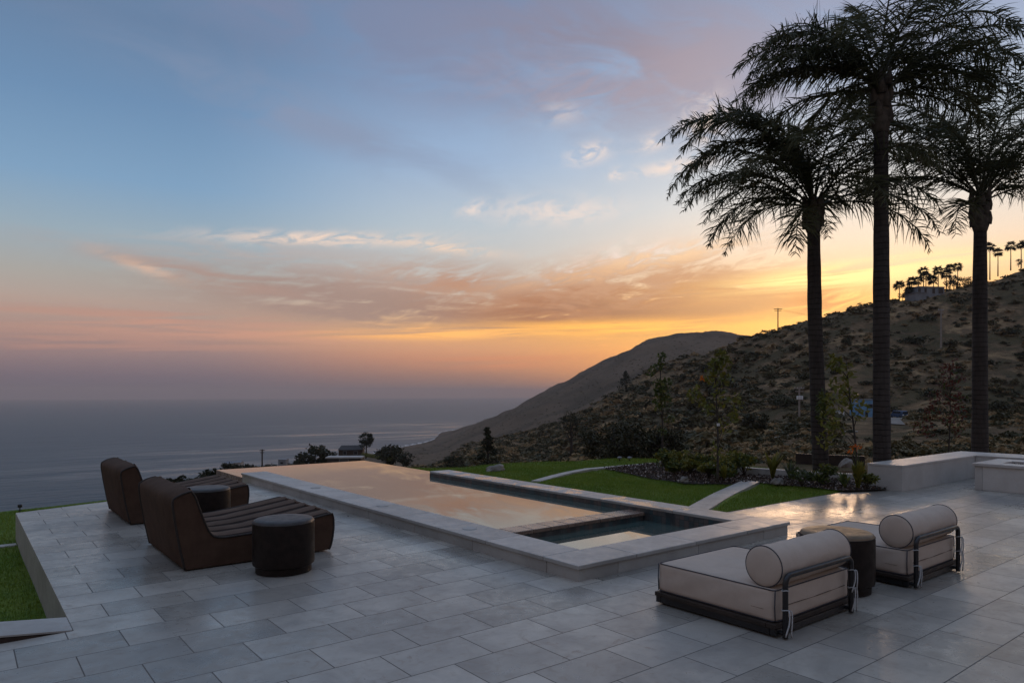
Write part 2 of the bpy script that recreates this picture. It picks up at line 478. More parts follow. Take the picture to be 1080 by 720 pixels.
# ------------------------------------------------------------------ mesh helpers
class MB:
    def __init__(self):
        self.v, self.f, self.mi, self.n = [], [], [], 0

    def addv(self, verts, faces, mi=0):
        verts = np.asarray(verts, float).reshape(-1, 3)
        b = self.n
        self.v.append(verts)
        self.n += len(verts)
        for q in faces:
            self.f.append([b + i for i in q])
            self.mi.append(mi)

    def quads(self, arr, mi=0):
        """arr: (n, k, 3) array of k-gons"""
        arr = np.asarray(arr, float)
        n, k = arr.shape[:2]
        b = self.n
        self.v.append(arr.reshape(-1, 3))
        self.n += n * k
        idx = (np.arange(n * k) + b).reshape(n, k).tolist()
        self.f.extend(idx)
        self.mi.extend([mi] * n)

    def box(self, x0, x1, y0, y1, z0, z1, mi=0):
        v = [(x0, y0, z0), (x1, y0, z0), (x1, y1, z0), (x0, y1, z0), (x0, y0, z1), (x1, y0, z1), (x1, y1, z1), (x0, y1, z1)]
        self.addv(v, [(0, 3, 2, 1), (4, 5, 6, 7), (0, 1, 5, 4), (1, 2, 6, 5), (2, 3, 7, 6), (3, 0, 4, 7)], mi)

    def tube(self, path, rad, n=10, mi=0, cap=True):
        path = np.asarray(path, float)
        k = len(path)
        rad = np.full(k, rad, float) if np.isscalar(rad) else np.asarray(rad, float)
        t = np.gradient(path, axis=0)
        t /= np.linalg.norm(t, axis=1)[:, None] + 1e-12
        up = np.array([0, 0, 1.0]) if abs(t[0][2]) < 0.9 else np.array([1.0, 0, 0])
        rings = []
        s = np.cross(up, t[0]); s /= np.linalg.norm(s)
        for i in range(k):
            s = s - t[i] * np.dot(s, t[i]); s /= np.linalg.norm(s)
            w = np.cross(t[i], s)
            a = np.arange(n) * 2 * math.pi / n
            rings.append(path[i] + rad[i] * (np.cos(a)[:, None] * s + np.sin(a)[:, None] * w))
        fs = []
        for i in range(k - 1):
            for j in range(n):
                fs.append((i * n + j, i * n + (j + 1) % n, (i + 1) * n + (j + 1) % n, (i + 1) * n + j))
        if cap:
            fs.append(tuple(range(n - 1, -1, -1)))
            fs.append(tuple((k - 1) * n + j for j in range(n)))
        self.addv(np.concatenate(rings), fs, mi)

    def lathe(self, prof, cx, cy, n=40, mi=0, axis='z'):
        prof = list(prof)
        a = np.arange(n) * 2 * math.pi / n
        vs, fs = [], []
        for r, z in prof:
            for t in a:
                if axis == 'z':
                    vs.append((cx + r * math.cos(t), cy + r * math.sin(t), z))
                else:   # axis along X; (cx, cy) is (y, z) of the centre
                    vs.append((z, cx + r * math.cos(t), cy + r * math.sin(t)))
        for i in range(len(prof) - 1):
            for j in range(n):
                fs.append((i * n + j, i * n + (j + 1) % n, (i + 1) * n + (j + 1) % n, (i + 1) * n + j))
        fs.append(tuple(range(n - 1, -1, -1)))
        fs.append(tuple((len(prof) - 1) * n + j for j in range(n)))
        self.addv(vs, fs, mi)

    def poly_slab(self, pts, z0, z1, mi=0, side=0):
        n = len(pts)
        v = [(x, y, z1) for x, y in pts] + [(x, y, z0) for x, y in pts]
        self.addv(v, [tuple(range(n))], mi)
        b = self.n - 2 * n
        for i in range(n):
            j = (i + 1) % n
            self.f.append([b + i, b + n + i, b + n + j, b + j])
            self.mi.append(side)

    def build(self, name, mats, parent=None, smooth=False, bevel=0.0, segs=2):
        me = bpy.data.meshes.new(name)
        if not isinstance(mats, (list, tuple)):
            mats = [mats]
        for q in mats:
            me.materials.append(q)
        v = np.concatenate(self.v)
        me.from_pydata(v.tolist(), [], self.f)
        if len(mats) > 1:
            me.polygons.foreach_set('material_index', self.mi)
        if smooth:
            me.polygons.foreach_set('use_smooth', [True] * len(me.polygons))
        me.update()
        o = bpy.data.objects.new(name, me)
        col.objects.link(o)
        if parent is not None:
            o.parent = parent
            o.matrix_parent_inverse = parent.matrix_world.inverted() if False else parent.matrix_basis.inverted()
        if bevel:
            md = o.modifiers.new('bevel', 'BEVEL')
            md.width = bevel
            md.segments = segs
            md.limit_method = 'ANGLE'
            md.angle_limit = math.radians(35)
        return o


def tag(o, label=None, cat=None, group=None, kind=None):
    if label: o['label'] = label
    if cat: o['category'] = cat
    if group: o['group'] = group
    if kind: o['kind'] = kind
    return o


def empty(name, loc, label, cat, group=None, kind=None):
    o = bpy.data.objects.new(name, None)
    o.empty_display_size = 0.2
    o.location = loc
    col.objects.link(o)
    return tag(o, label, cat, group, kind)


def copy_tree(o, loc, parent=None):
    c = o.copy()
    col.objects.link(c)
    if parent is None:
        c.location = loc
    else:
        c.parent = parent
    for ch in o.children:
        copy_tree(ch, None, c)
    return c


def auto_smooth(o, ang=40):
    me = o.data
    me.polygons.foreach_set('use_smooth', [True] * len(me.polygons))
    try:
        me.set_sharp_from_angle(angle=math.radians(ang))
    except Exception:
        pass


def vnoise(x, y, seed=0):
    """cheap smooth value noise on arrays"""
    r = np.random.default_rng(1000 + seed)
    T = r.random((256, 256))
    xi, yi = np.floor(x).astype(int), np.floor(y).astype(int)
    fx, fy = x - xi, y - yi
    fx, fy = fx * fx * (3 - 2 * fx), fy * fy * (3 - 2 * fy)
    a, b = T[xi % 256, yi % 256], T[(xi + 1) % 256, yi % 256]
    c, d = T[xi % 256, (yi + 1) % 256], T[(xi + 1) % 256, (yi + 1) % 256]
    return (a * (1 - fx) + b * fx) * (1 - fy) + (c * (1 - fx) + d * fx) * fy - 0.5


def fbm(x, y, o=5, seed=0, gain=0.5):
    s, amp = 0, 1.0
    for i in range(o):
        s = s + amp * vnoise(x * 2 ** i + 17.3 * i, y * 2 ** i + 9.1 * i, seed + i)
        amp *= gain
    return s


# ------------------------------------------------------------------ terrain
SEA = -131.0
END = [(6000, -150)]
COLS = {
    -1600: [(8, -.9), (13, -1.2), (40, -10), (300, -70), (700, -133)] + END,
    0: [(8, -.9), (13, -1.2), (40, -10), (300, -70), (700, -133)] + END,
    120: [(8, -.9), (15, -1.6), (40, -8), (300, -52), (850, -133)] + END,
    200: [(8, -.9), (16, -1.6), (40, -6.5), (300, -40), (950, -133)] + END,
    300: [(8, -.9), (18, -1.5), (40, -4.8), (280, -27.5), (500, -55), (1250, -133)] + END,
    380: [(8, -.9), (20, -1.2), (50, -4.6), (280, -25), (420, -42), (1500, -133)] + END,
    430: [(8, -.9), (20, -1.0), (60, -6), (300, -30), (900, -90), (1500, -121), (1880, -133)] + END,
    460: [(8, -.9), (20, -.8), (60, -6), (300, -29), (640, -62), (900, -88), (1400, -112), (2100, -133)] + END,
    490: [(8, -.9), (20, -.6), (60, -6), (300, -26), (600, -43), (820, -75), (1300, -92), (2400, -102), (2620, -133)] + END,
    520: [(8, -.9), (20, -.5), (60, -6), (300, -22), (580, -36), (800, -65), (1300, -70), (2300, -63), (2800, -133)] + END,
    560: [(8, -.9), (20, -.4), (60, -6), (250, -22), (560, -28), (800, -55), (1300, -45), (2200, 0), (3000, -133)] + END,
    600: [(8, -.9), (20, -.4), (60, -6), (200, -17), (500, -14), (800, -40), (1200, -25), (2100, 52), (3100, -133)] + END,
    640: [(8, -.9), (20, -.4), (60, -6), (180, -14), (460, 0), (700, -20), (1200, 5), (2050, 104), (3200, -120)] + END,
    680: [(8, -.9), (20, -.4), (60, -5.5), (190, -13), (300, -5), (430, 17), (640, 0), (1200, 35), (2000, 146), (3300, -60)] + END,
    720: [(8, -.9), (22, -.4), (60, -5), (200, -12.5), (300, -3), (415, 25), (640, 8), (1200, 50), (2000, 173), (3400, 0)] + END,
    780: [(8, -.9), (22, -.4), (60, -5), (200, -10), (300, 8), (370, 32), (600, 18), (1200, 60), (2000, 169), (3500, 0)] + END,
    830: [(8, -.9), (22, -.4), (60, -4.2), (190, -7.5), (260, 7), (350, 37), (560, 24), (1200, 60), (2000, 150), (3500, 0)] + END,
    900: [(8, -.9), (22, -.4), (60, -3.6), (150, -5.8), (200, -4.8), (262, 16), (340, 46), (520, 40), (1200, 60), (6000, 0)],
    975: [(8, -.9), (22, -.4), (60, -3.6), (150, -5.6), (198, -4.9), (242, 9), (290, 30), (333, 52.5), (430, 50), (900, 45), (6000, 0)],
    1080: [(8, -.9), (22, -.4), (60, -3.6), (150, -5.4), (196, -4.4), (240, 13), (290, 37), (340, 65), (460, 68), (900, 65), (6000, 0)],
    1400: [(8, -.9), (22, -.4), (60, -3.4), (150, -5), (190, -3.8), (240, 16), (340, 78), (500, 100), (900, 90), (6000, 0)],
    2900: [(8, -.9), (22, -.4), (60, -3.0), (150, -4), (190, -2), (240, 18), (340, 80), (500, 110), (900, 90), (6000, 0)],
}
PXG = np.concatenate([np.arange(-1600, 60, 22), np.arange(60, 1180, 3.2), np.arange(1180, 2900, 24)])
YG = np.exp(np.linspace(math.log(8.5), math.log(5600), 300))


def smooth_axis(a, w, axis):
    k = np.hanning(2 * w + 3)[1:-1]
    k /= k.sum()
    p = [(0, 0), (0, 0)]
    p[axis] = (w, w)
    b = np.pad(a, p, mode='edge')
    return np.apply_along_axis(lambda r: np.convolve(r, k, 'valid'), axis, b)


keys = sorted(COLS)
cz = np.array([np.interp(np.log(YG), np.log([q[0] for q in COLS[k]]), [q[1] for q in COLS[k]]) for k in keys])
cz = smooth_axis(cz, 4, 1)
ZG = np.array([[np.interp(p, keys, cz[:, j]) for j in range(len(YG))] for p in PXG])
fine = slice(*np.searchsorted(PXG, [60, 1180]))
ZG[fine] = smooth_axis(ZG[fine], 5, 0)
SX = (PXG[:, None] - CX) / FPX * YG[None, :]
SY = np.broadcast_to(YG[None, :], SX.shape)
amp = np.clip((SY - 22) / 260, 0, 1) ** 1.0
far = np.clip((SY - 700) / 900, 0, 1)
rid = np.abs(fbm(SX / 120 + 40, SY / 150 + 40, 4, 3))
BASE = ZG.copy()
land = np.clip((BASE - SEA - 1.0) / 30, 0, 1)
ZG = ZG + land * amp * (fbm(SX / 60 + 90, SY / 60 + 90, 4, 5) * 4.5 - rid * 4.0 + 1.0 + fbm(SX / 9 + 300, SY / 9 + 300, 3, 9) * 1.3) \
    + land * far * (fbm(SX / 330 + 50, SY / 380 + 50, 4, 21) * 26 - np.abs(fbm(SX / 170 + 70, SY / 420 + 20, 4, 31)) * 26 + 4)



ZG = np.where(BASE < SEA, np.minimum(ZG, SEA - 3), ZG)


def tz(px, depth):
    i = min(max(np.searchsorted(PXG, px) - 1, 0), len(PXG) - 2)
    j = min(max(np.searchsorted(YG, depth) - 1, 0), len(YG) - 2)
    a = min(max((px - PXG[i]) / (PXG[i + 1] - PXG[i]), 0), 1)
    b = min(max((depth - YG[j]) / (YG[j + 1] - YG[j]), 0), 1)
    return (ZG[i, j] * (1 - a) + ZG[i + 1, j] * a) * (1 - b) + (ZG[i, j + 1] * (1 - a) + ZG[i + 1, j + 1] * a) * b


def hit(px, py, y0=40.0):
    """first depth beyond y0 at which the ground seen towards (px, py) is met"""
    ys = np.exp(np.linspace(math.log(y0), math.log(5000), 700))
    for y in ys:
        if HY + FPX * (H - tz(px, y)) / y <= py:
            return y
    return None


def build_terrain():
    W = np.stack([SX * CA + SY * SA, -SX * SA + SY * CA, ZG], -1)
    n, k = ZG.shape
    idx = np.arange(n * k).reshape(n, k)
    fs = np.stack([idx[:-1, :-1], idx[1:, :-1], idx[1:, 1:], idx[:-1, 1:]], -1).reshape(-1, 4)
    me = bpy.data.meshes.new('hills')
    me.from_pydata(W.reshape(-1, 3).tolist(), [], fs.tolist())
    me.materials.append(M['terrain'])
    me.polygons.foreach_set('use_smooth', [True] * len(me.polygons))
    o = bpy.data.objects.new('hills', me)
    col.objects.link(o)
    tag(o, 'dry brown coastal hills falling to the sea', 'hills', kind='structure')


build_terrain()

# sea
b = MB()
b.quads([[(-22000, -22000, SEA), (22000, -22000, SEA), (22000, 22000, SEA), (-22000, 22000, SEA)]])
tag(b.build('sea', M['sea']), 'grey blue ocean with paler calm slicks under the dusk sky', 'sea', kind='structure')

# thin line of surf along the far shore
b = MB()
pts = []
for px in np.arange(394, 500, 1.5):
    ys = np.linspace(900, 3400, 900)
    zz = np.array([tz(px, y) for y in ys])
    k = np.where(zz > SEA)[0]
    if len(k):
        pts.append((px, ys[k[-1]]))
for (p0, y0), (p1, y1) in zip(pts[:-1], pts[1:]):
    w0 = 26 + 16 * math.sin(p0 * .9) + 10 * math.sin(p0 * 2.3)
    b.quads([[wp(p0, y0 - 8, SEA + .3), wp(p1, y1 - 8, SEA + .3), wp(p1, y1 + w0, SEA + .3), wp(p0, y0 + w0, SEA + .3)]])
tag(b.build('surf', M['surf']), 'thin pale line of surf along the shore below the hill', 'surf', kind='stuff')

# ------------------------------------------------------------------ patio, lawns, paths
b = MB()
b.poly_slab([(-16, -12), (26, -12), (26, 5.97), (7.84, 5.97), (7.84, 4.58), (4.385, 4.58), (4.385, 13.53), (.65, 12.2), (.65, 5.86), (-16, 5.86)], -.62, 0, 0, 1)
tag(b.build('patio', [M['patio'], M['wall']], bevel=.004), 'pale travertine paved patio laid in running bond', 'patio', kind='structure')

LAWN_Z = -0.40


def sheet(name, poly, z, mat, step=.12, bumpf=None, thick=None):
    """grid-clipped sheet: triangulated polygon refined so that it can undulate"""
    import bmesh
    bm = bmesh.new()
    vs = [bm.verts.new((x, y, z)) for x, y in poly]
    bm.faces.new(vs)
    xs = [p[0] for p in poly]; ys = [p[1] for p in poly]
    for ax, lo, hi in ((0, min(xs), max(xs)), (1, min(ys), max(ys))):
        q = lo + step
        while q < hi:
            co = (q, 0, 0) if ax == 0 else (0, q, 0)
            no = (1, 0, 0) if ax == 0 else (0, 1, 0)
            bmesh.ops.bisect_plane(bm, geom=bm.verts[:] + bm.edges[:] + bm.faces[:], plane_co=co, plane_no=no)
            q += step
    if bumpf:
        for v in bm.verts:
            v.co.z = z + bumpf(v.co.x, v.co.y)
    bmesh.ops.recalc_face_normals(bm, faces=bm.faces[:])
    me = bpy.data.meshes.new(name)
    bm.to_mesh(me)
    if me.polygons and me.polygons[0].normal.z < 0:
        me.flip_normals()
    bm.free()
    me.materials.append(mat)
    me.polygons.foreach_set('use_smooth', [True] * len(me.polygons))
    o = bpy.data.objects.new(name, me)
    col.objects.link(o)
    return o


def inside(poly, x, y):
    c = np.zeros(len(x), bool)
    n = len(poly)
    for i in range(n):
        x0, y0 = poly[i]; x1, y1 = poly[(i + 1) % n]
        t = ((y0 > y) != (y1 > y)) & (x < (x1 - x0) * (y - y0) / ((y1 - y0) + 1e-12) + x0)
        c ^= t
    return c


def lumps(x, y):
    a = np.array([x]); bb = np.array([y])
    k = min(max((x - 7.86) / .8, 0), 1) * min(max((y - 5.97) / .8, 0), 1) if x > 6 else 1.0
    return float((fbm(a * .45 + 60, bb * .45 + 60, 3, 2)[0] * .10 + .015) * k)


LEFT_LAWN = [(-16, -6), (.66, -6), (.66, 12.0), (4.38, 13.3), (4.38, 16.55), (-16, 10.1)]
tag(sheet('lawn', LEFT_LAWN, LAWN_Z, M['turf'], .35, lambda x, y: lumps(x, y) * .4), 'sunken green lawn below the patio edge above the sea', 'lawn', kind='structure')

lawn_px = [(7.86, 5.975), (12.9, 5.975)]
far_edge = [gp(930, 505, 0)[:2], gp(860, 500, 0)[:2], gp(800, 494, 0)[:2], gp(745, 488.5, 0)[:2], gp(690, 485.5, 0)[:2], gp(620, 487, 0)[:2], gp(560, 489.5, 0)[:2], gp(500, 492, 0)[:2], (7.86, 14.2)]
RIGHT_LAWN = lawn_px + far_edge
tag(sheet('lawn', RIGHT_LAWN, .004, M['turf'], .3, lumps), 'green lawn beside the pool crossed by pale stone paths', 'lawn', kind='structure')

# planting bed
BED = [gp(x, y, .05)[:2] for x, y in [(636, 493), (690, 488.5), (745, 492), (800, 496.5), (870, 500.5), (935, 504), (935, 514.6), (890, 516.2), (850, 511.5), (800, 507.2), (770, 508.2), (720, 506.2), (676, 500)]]
tag(sheet('planting_bed', BED, .03, M['bed'], .2, lambda x, y: lumps(x, y)), 'dark mulched planting bed between lawn and concrete kerb', 'ground', kind='structure')


def ribbon(name, pts, w, z0, z1, mat, label, joints=None, kind='structure', cat='path'):
    """flat kerb or path following pts, split into slabs of length joints"""
    P = np.array(pts, float)
    # resample
    d = np.concatenate([[0], np.cumsum(np.linalg.norm(np.diff(P, axis=0), axis=1))])
    L = joints or .35
    n = max(2, int(round(d[-1] / L)) + 1)
    s = np.linspace(0, d[-1], n)
    Q = np.stack([np.interp(s, d, P[:, 0]), np.interp(s, d, P[:, 1])], -1)
    T = np.gradient(Q, axis=0); T /= np.linalg.norm(T, axis=1)[:, None]
    N = np.stack([-T[:, 1], T[:, 0]], -1)
    mb = MB()
    g = .004 if joints else 0
    for i in range(n - 1):
        a, c = Q[i] + T[i] * g, Q[i + 1] - T[i + 1] * g
        q = [a - N[i] * w / 2, c - N[i + 1] * w / 2, c + N[i + 1] * w / 2, a + N[i] * w / 2]
        v = [(x, y, z1) for x, y in q] + [(x, y, z0) for x, y in q]
        mb.addv(v, [(0, 1, 2, 3), (0, 4, 5, 1), (1, 5, 6, 2), (2, 6, 7, 3), (3, 7, 4, 0)])
    o = mb.build(name, mat, bevel=.004)
    tag(o, label, cat, kind=kind)
    return o


ribbon('path', [gp(732, 536, .07)[:2], gp(760, 520, .07)[:2], gp(792, 505.4, .07)[:2]], .32, -.1, .045, M['wall'], 'narrow stone path across the lawn from pool corner to bed', .62)
mow = [gp(565, 506, .07)[:2], gp(583, 501, .07)[:2], gp(600, 496.8, .07)[:2], gp(620, 493.2, .07)[:2], gp(655, 490.3, .07)[:2], gp(693, 487.4, .07)[:2]]
ribbon('path', mow, .19, -.1, .055, M['concrete'], 'curved pale concrete mowing strip between two lawns', None)
kerb = [gp(697, 487.2, .12)[:2], gp(745, 491, .12)[:2], gp(800, 495, .12)[:2], gp(860, 498.8, .12)[:2], gp(935, 503, .12)[:2]]
ribbon('kerb', kerb, .16, -.3, .15, M['concrete'], 'low pale concrete kerb along the far side of the planting bed', 1.2)
ribbon('path', [(-16, 11.82), (.64, 11.82)], .16, -.6, -.375, M['concrete'], 'pale concrete strip across the sunken lawn', None)

# walk slab at the left with the brown riser
b = MB()
SL = .115
v = [(.645, 5.868, .003), (.645, 6.24, .003), (-6, 6.24, .003 + 6.645 * SL), (-6, 5.868, .003 + 6.645 * SL)]
v += [(x, y, z - .012) for x, y, z in v]
b.addv(v, [(0, 1, 2, 3), (0, 4, 5, 1), (1, 5, 6, 2), (2, 6, 7, 3), (3, 7, 4, 0), (7, 6, 5, 4)])
zt_ = 6.5 * SL - .012
b.addv([(.60, 5.874, -.01), (-6, 5.874, zt_ + .01), (-6, 5.874, -.6), (.60, 5.874, -.6), (.60, 6.2, -.01), (-6, 6.2, zt_ + .01), (-6, 6.2, -.6), (.60, 6.2, -.6)],
       [(0, 1, 2, 3), (4, 7, 6, 5), (0, 4, 5, 1), (1, 5, 6, 2), (3, 2, 6, 7), (0, 3, 7, 4)], 1)
tag(b.build('path', [M['wall'], M['riser']]), 'sloping stone walk with brown riser beside the sunken lawn', 'path', kind='structure')

# grass blades
def blades(poly, z, n, hmin, hmax, zf=None, near=None):
    xs = np.array([p[0] for p in poly]); ys = np.array([p[1] for p in poly])
    x = rng.uniform(xs.min(), xs.max(), n * 3); y = rng.uniform(ys.min(), ys.max(), n * 3)
    k = inside(poly, x, y)
    if near is not None:
        k &= near(x, y)
    x, y = x[k][:n], y[k][:n]
    a = rng.uniform(0, 2 * math.pi, len(x))
    h = rng.uniform(hmin, hmax, len(x)); w = rng.uniform(.003, .006, len(x))
    lean = rng.uniform(0, .6, len(x)) * h
    kk = np.where(x > 6, np.clip((x - 7.86) / .8, 0, 1) * np.clip((y - 5.97) / .8, 0, 1), 1.0)
    zz = z + (fbm(x * .45 + 60, y * .45 + 60, 3, 2) * .10 + .015) * (zf or 1) * kk - .006
    dx, dy = np.cos(a), np.sin(a)
    p0 = np.stack([x - dy * w, y + dx * w, zz], -1)
    p1 = np.stack([x + dy * w, y - dx * w, zz], -1)
    p2 = np.stack([x + dx * lean, y + dy * lean, zz + h], -1)
    return np.stack([p0, p1, p2], 1)


b = MB()
mowline = np.array(mow)


def clear(x, y):
    ok = ~inside(BED, x, y)
    for line, w in ((mowline, .12), (np.array(kerb), .15), (np.array([gp(732, 536, .07)[:2], gp(792, 505.4, .07)[:2]]), .19)):
        for i in range(len(line) - 1):
            a, c = line[i], line[i + 1]
            d = c - a
            t = np.clip(((x - a[0]) * d[0] + (y - a[1]) * d[1]) / (d @ d), 0, 1)
            ok &= np.hypot(x - a[0] - t * d[0], y - a[1] - t * d[1]) > w
    return ok & (x > 7.92)


b.quads(blades(RIGHT_LAWN, .004, 90000, .02, .05, 1, clear))
tag(b.build('grass', M['blade']), 'short mown grass of the lawn beside the pool', 'grass', kind='stuff')
b = MB()
b.quads(blades([(-2.2, 6.26), (.64, 6.26), (.64, 12.1), (3.5, 13.2), (4.2, 16.4), (-4, 13.6), (-2.2, 9)], LAWN_Z, 70000, .02, .055, .4,
               lambda x, y: np.abs(y - 11.82) > .09))
tag(b.build('grass', M['blade']), 'short mown grass of the sunken lawn below the patio', 'grass', kind='stuff')

# mulch chips
x = rng.uniform(8, 20, 60000); y = rng.uniform(5.5, 12, 60000)
k = inside(BED, x, y)
x, y = x[k], y[k]


def chips(x, y, z, smin, smax):
    n = len(x)
    d = rng.normal(size=(n, 3)); d /= np.linalg.norm(d, axis=1)[:, None]
    e = np.cross(d, rng.normal(size=(n, 3))); e /= np.linalg.norm(e, axis=1)[:, None]
    s = rng.uniform(smin, smax, n)[:, None]
    c = np.stack([x, y, z], -1)
    return np.stack([c - d * s, c - e * s * .45, c + d * s, c + e * s * .45], 1)


zz = .03 + (fbm(x * .45 + 60, y * .45 + 60, 3, 2) * .10 + .015) + rng.uniform(.005, .035, len(x))
b = MB()
h = len(x) // 5
b.quads(chips(x[:h], y[:h], zz[:h], .012, .035), 0)
b.quads(chips(x[h:], y[h:], zz[h:], .012, .04), 1)
tag(b.build('mulch', [M['chip'], M['darkchip']]), 'dark bark mulch flecked with pale chips in the planting bed', 'mulch', kind='stuff')

# ------------------------------------------------------------------ pool
pool = empty('swimming_pool', (4.37, 4.56, 0), 'raised infinity pool with stone coping and a spa at its near end', 'pool')
ZC, ZL, ZW, ZS = .15, .112, .05, -.045
U0, U1, U2, U3 = 4.35, 4.84, 7.41, 7.87
V0, V1, V2, V3 = 4.55, 5.03, 12.03, 14.05
VE = 15.9


def slabs(mb, axis, lo, hi, a0, a1, z0, z1, L, first=None, gap=.0025):
    q = lo
    i = 0
    while q < hi - .01:
        e = q + (first if (first and i == 0) else L)
        if e > hi - .25:
            e = hi
        if axis == 'x':
            mb.box(q + gap, e - gap, a0, a1, z0, z1)
        else:
            mb.box(a0, a1, q + gap, e - gap, z0, z1)
        q = e
        i += 1


c = MB()
slabs(c, 'x', U0, U3, V0, V1, ZL, ZC, .92, .78)
slabs(c, 'y', V1 + .003, V3, U0, U1, ZL, ZC, .92)
slabs(c, 'y', V1 + .003, V2, U2, U3, ZL, ZC, .92)
c.build('coping', M['coping'], pool, bevel=.006)
c = MB()
slabs(c, 'x', U0 + .022, U3 - .02, V0 + .022, V1 - .03, -.3, ZL, 1.22, .52)
slabs(c, 'y', V1 - .027, V3 - .02, U0 + .022, U1 - .03, -.3, ZL, 1.22)
slabs(c, 'y', V1 - .027, V2 - .02, U2 + .03, U3 - .02, -.3, ZL, 1.22)
c.build('outer_wall', M['wall'], pool, bevel=.003)
# basin: inward-facing tiled shell
c = MB()


def inner_wall(mb, x0, y0, x1, y1, zt, zb, t):
    """tiled wall leaf along the line, t is the outward thickness vector"""
    q = [(x0, y0), (x1, y1), (x1 + t[0], y1 + t[1]), (x0 + t[0], y0 + t[1])]
    mb.poly_slab(q, zb, zt, 0, 0)


c.box(U0 + .06, U3 - .06, V0 + .06, VE - .06, -1.6, -1.35)
c.box(U1, U1 - .028 + .0, V1, VE, -1.35, ZL - .001) if False else None
inner_wall(c, U1, V1, U1, V3 - .03, ZL - .002, -1.35, (-.028, 0))
inner_wall(c, U2, V1, U2, V2 - .03, ZL - .002, -1.35, (.028, 0))
inner_wall(c, U1, V1, U2, V1, ZL - .002, -1.35, (0, -.028))
# end face of the right-hand coping wall and the vanishing-edge walls
inner_wall(c, U2 + .002, V2 - .018, U3 - .022, V2 - .018, ZL - .002, -1.35, (0, .02))
inner_wall(c, U0 + .024, V3 - .018, U1 - .03, V3 - .018, ZL - .002, -1.35, (0, .02))
c.build('basin', M['tile'], pool)
c = MB()
c.box(U0 + .05, U0 + .25, V3 + .004, VE, -1.5, ZW - .006)
c.box(U0 + .252, U3 - .202, VE - .2, VE, -1.5, ZW - .006)
c.box(U3 - .2, U3 + .03, V2 + .004, VE, -1.5, ZW - .006)
c.build('vanishing_edge', M['divider'], pool, bevel=.006)
c = MB()
n = 9
for i in range(n):          # spill wall between spa and pool, capped with small stones
    x0 = U1 + (U2 - U1) * i / n
    x1 = U1 + (U2 - U1) * (i + 1) / n
    c.box(x0 + .002, x1 - .002, 6.43, 6.74, .02, .068)
c.build('spill_wall', M['divider'], pool, bevel=.008)
c = MB()
c.box(U1 + .002, U2 - .002, 6.45, 6.72, -1.34, .018)
# spa seat ledge
c.box(U1 + .002, U2 - .002, V1 + .002, V1 + .42, -1.34, -.5)
c.box(U2 - .45, U2 - .003, V1 + .424, 6.448, -1.34, -.5)
c.build('spa_seat', M['tile'], pool)
c = MB()
c.addv([(U1 - .02, 6.5, ZW), (U2 + .02, 6.5, ZW), (U2 + .02, V2, ZW), (U3 + .028, V2, ZW), (U3 + .028, VE - .002, ZW), (U0 + .052, VE - .002, ZW), (U0 + .052, V3, ZW), (U1 - .02, V3, ZW)],
       [tuple(range(8))])
c.build('water', M['water'], pool)
c = MB()
c.addv([(U1 - .02, V1 - .02, ZS), (U2 + .02, V1 - .02, ZS), (U2 + .02, 6.5, ZS), (U1 - .02, 6.5, ZS)], [(0, 1, 2, 3)])
c.build('spa_water', M['water'], pool)
# skimmer lids and wet marks on the coping
for (x, y) in ((4.62, 11.05), (4.60, 8.7), (4.60, 6.6)):
    c = MB()
    c.lathe([(.085, ZC + .0005), (.085, ZC + .004), (.08, ZC + .006), (0.001, ZC + .006)], x, y, 28)
    c.build('skimmer_lid', M['cream_wall'], pool)

# ------------------------------------------------------------------ channelled chaises
PROF_OUT = [(1.694, .012), (1.652, .21), (1.610, .457), (1.585, .64), (1.592, .69), (1.640, .722), (1.70, .742), (1.752, .752)]
PROF_IN = [(1.752, .752), (1.787, .70), (1.83, .568), (1.873, .445), (1.915, .345), (1.95, .302), (2.0, .282), (2.08, .276), (2.343, .284), (2.75, .335), (3.15, .392), (3.178, .392)]
PROF_FRONT = [(3.178, .392), (3.192, .34), (3.194, .244), (3.182, .14), (3.162, .054), (3.14, .012)]


def dens(p, n):
    p = np.array(p, float)
    d = np.concatenate([[0], np.cumsum(np.linalg.norm(np.diff(p, axis=0), axis=1))])
    s = np.linspace(0, d[-1], n)
    return np.stack([np.interp(s, d, p[:, 0]), np.interp(s, d, p[:, 1])], -1)


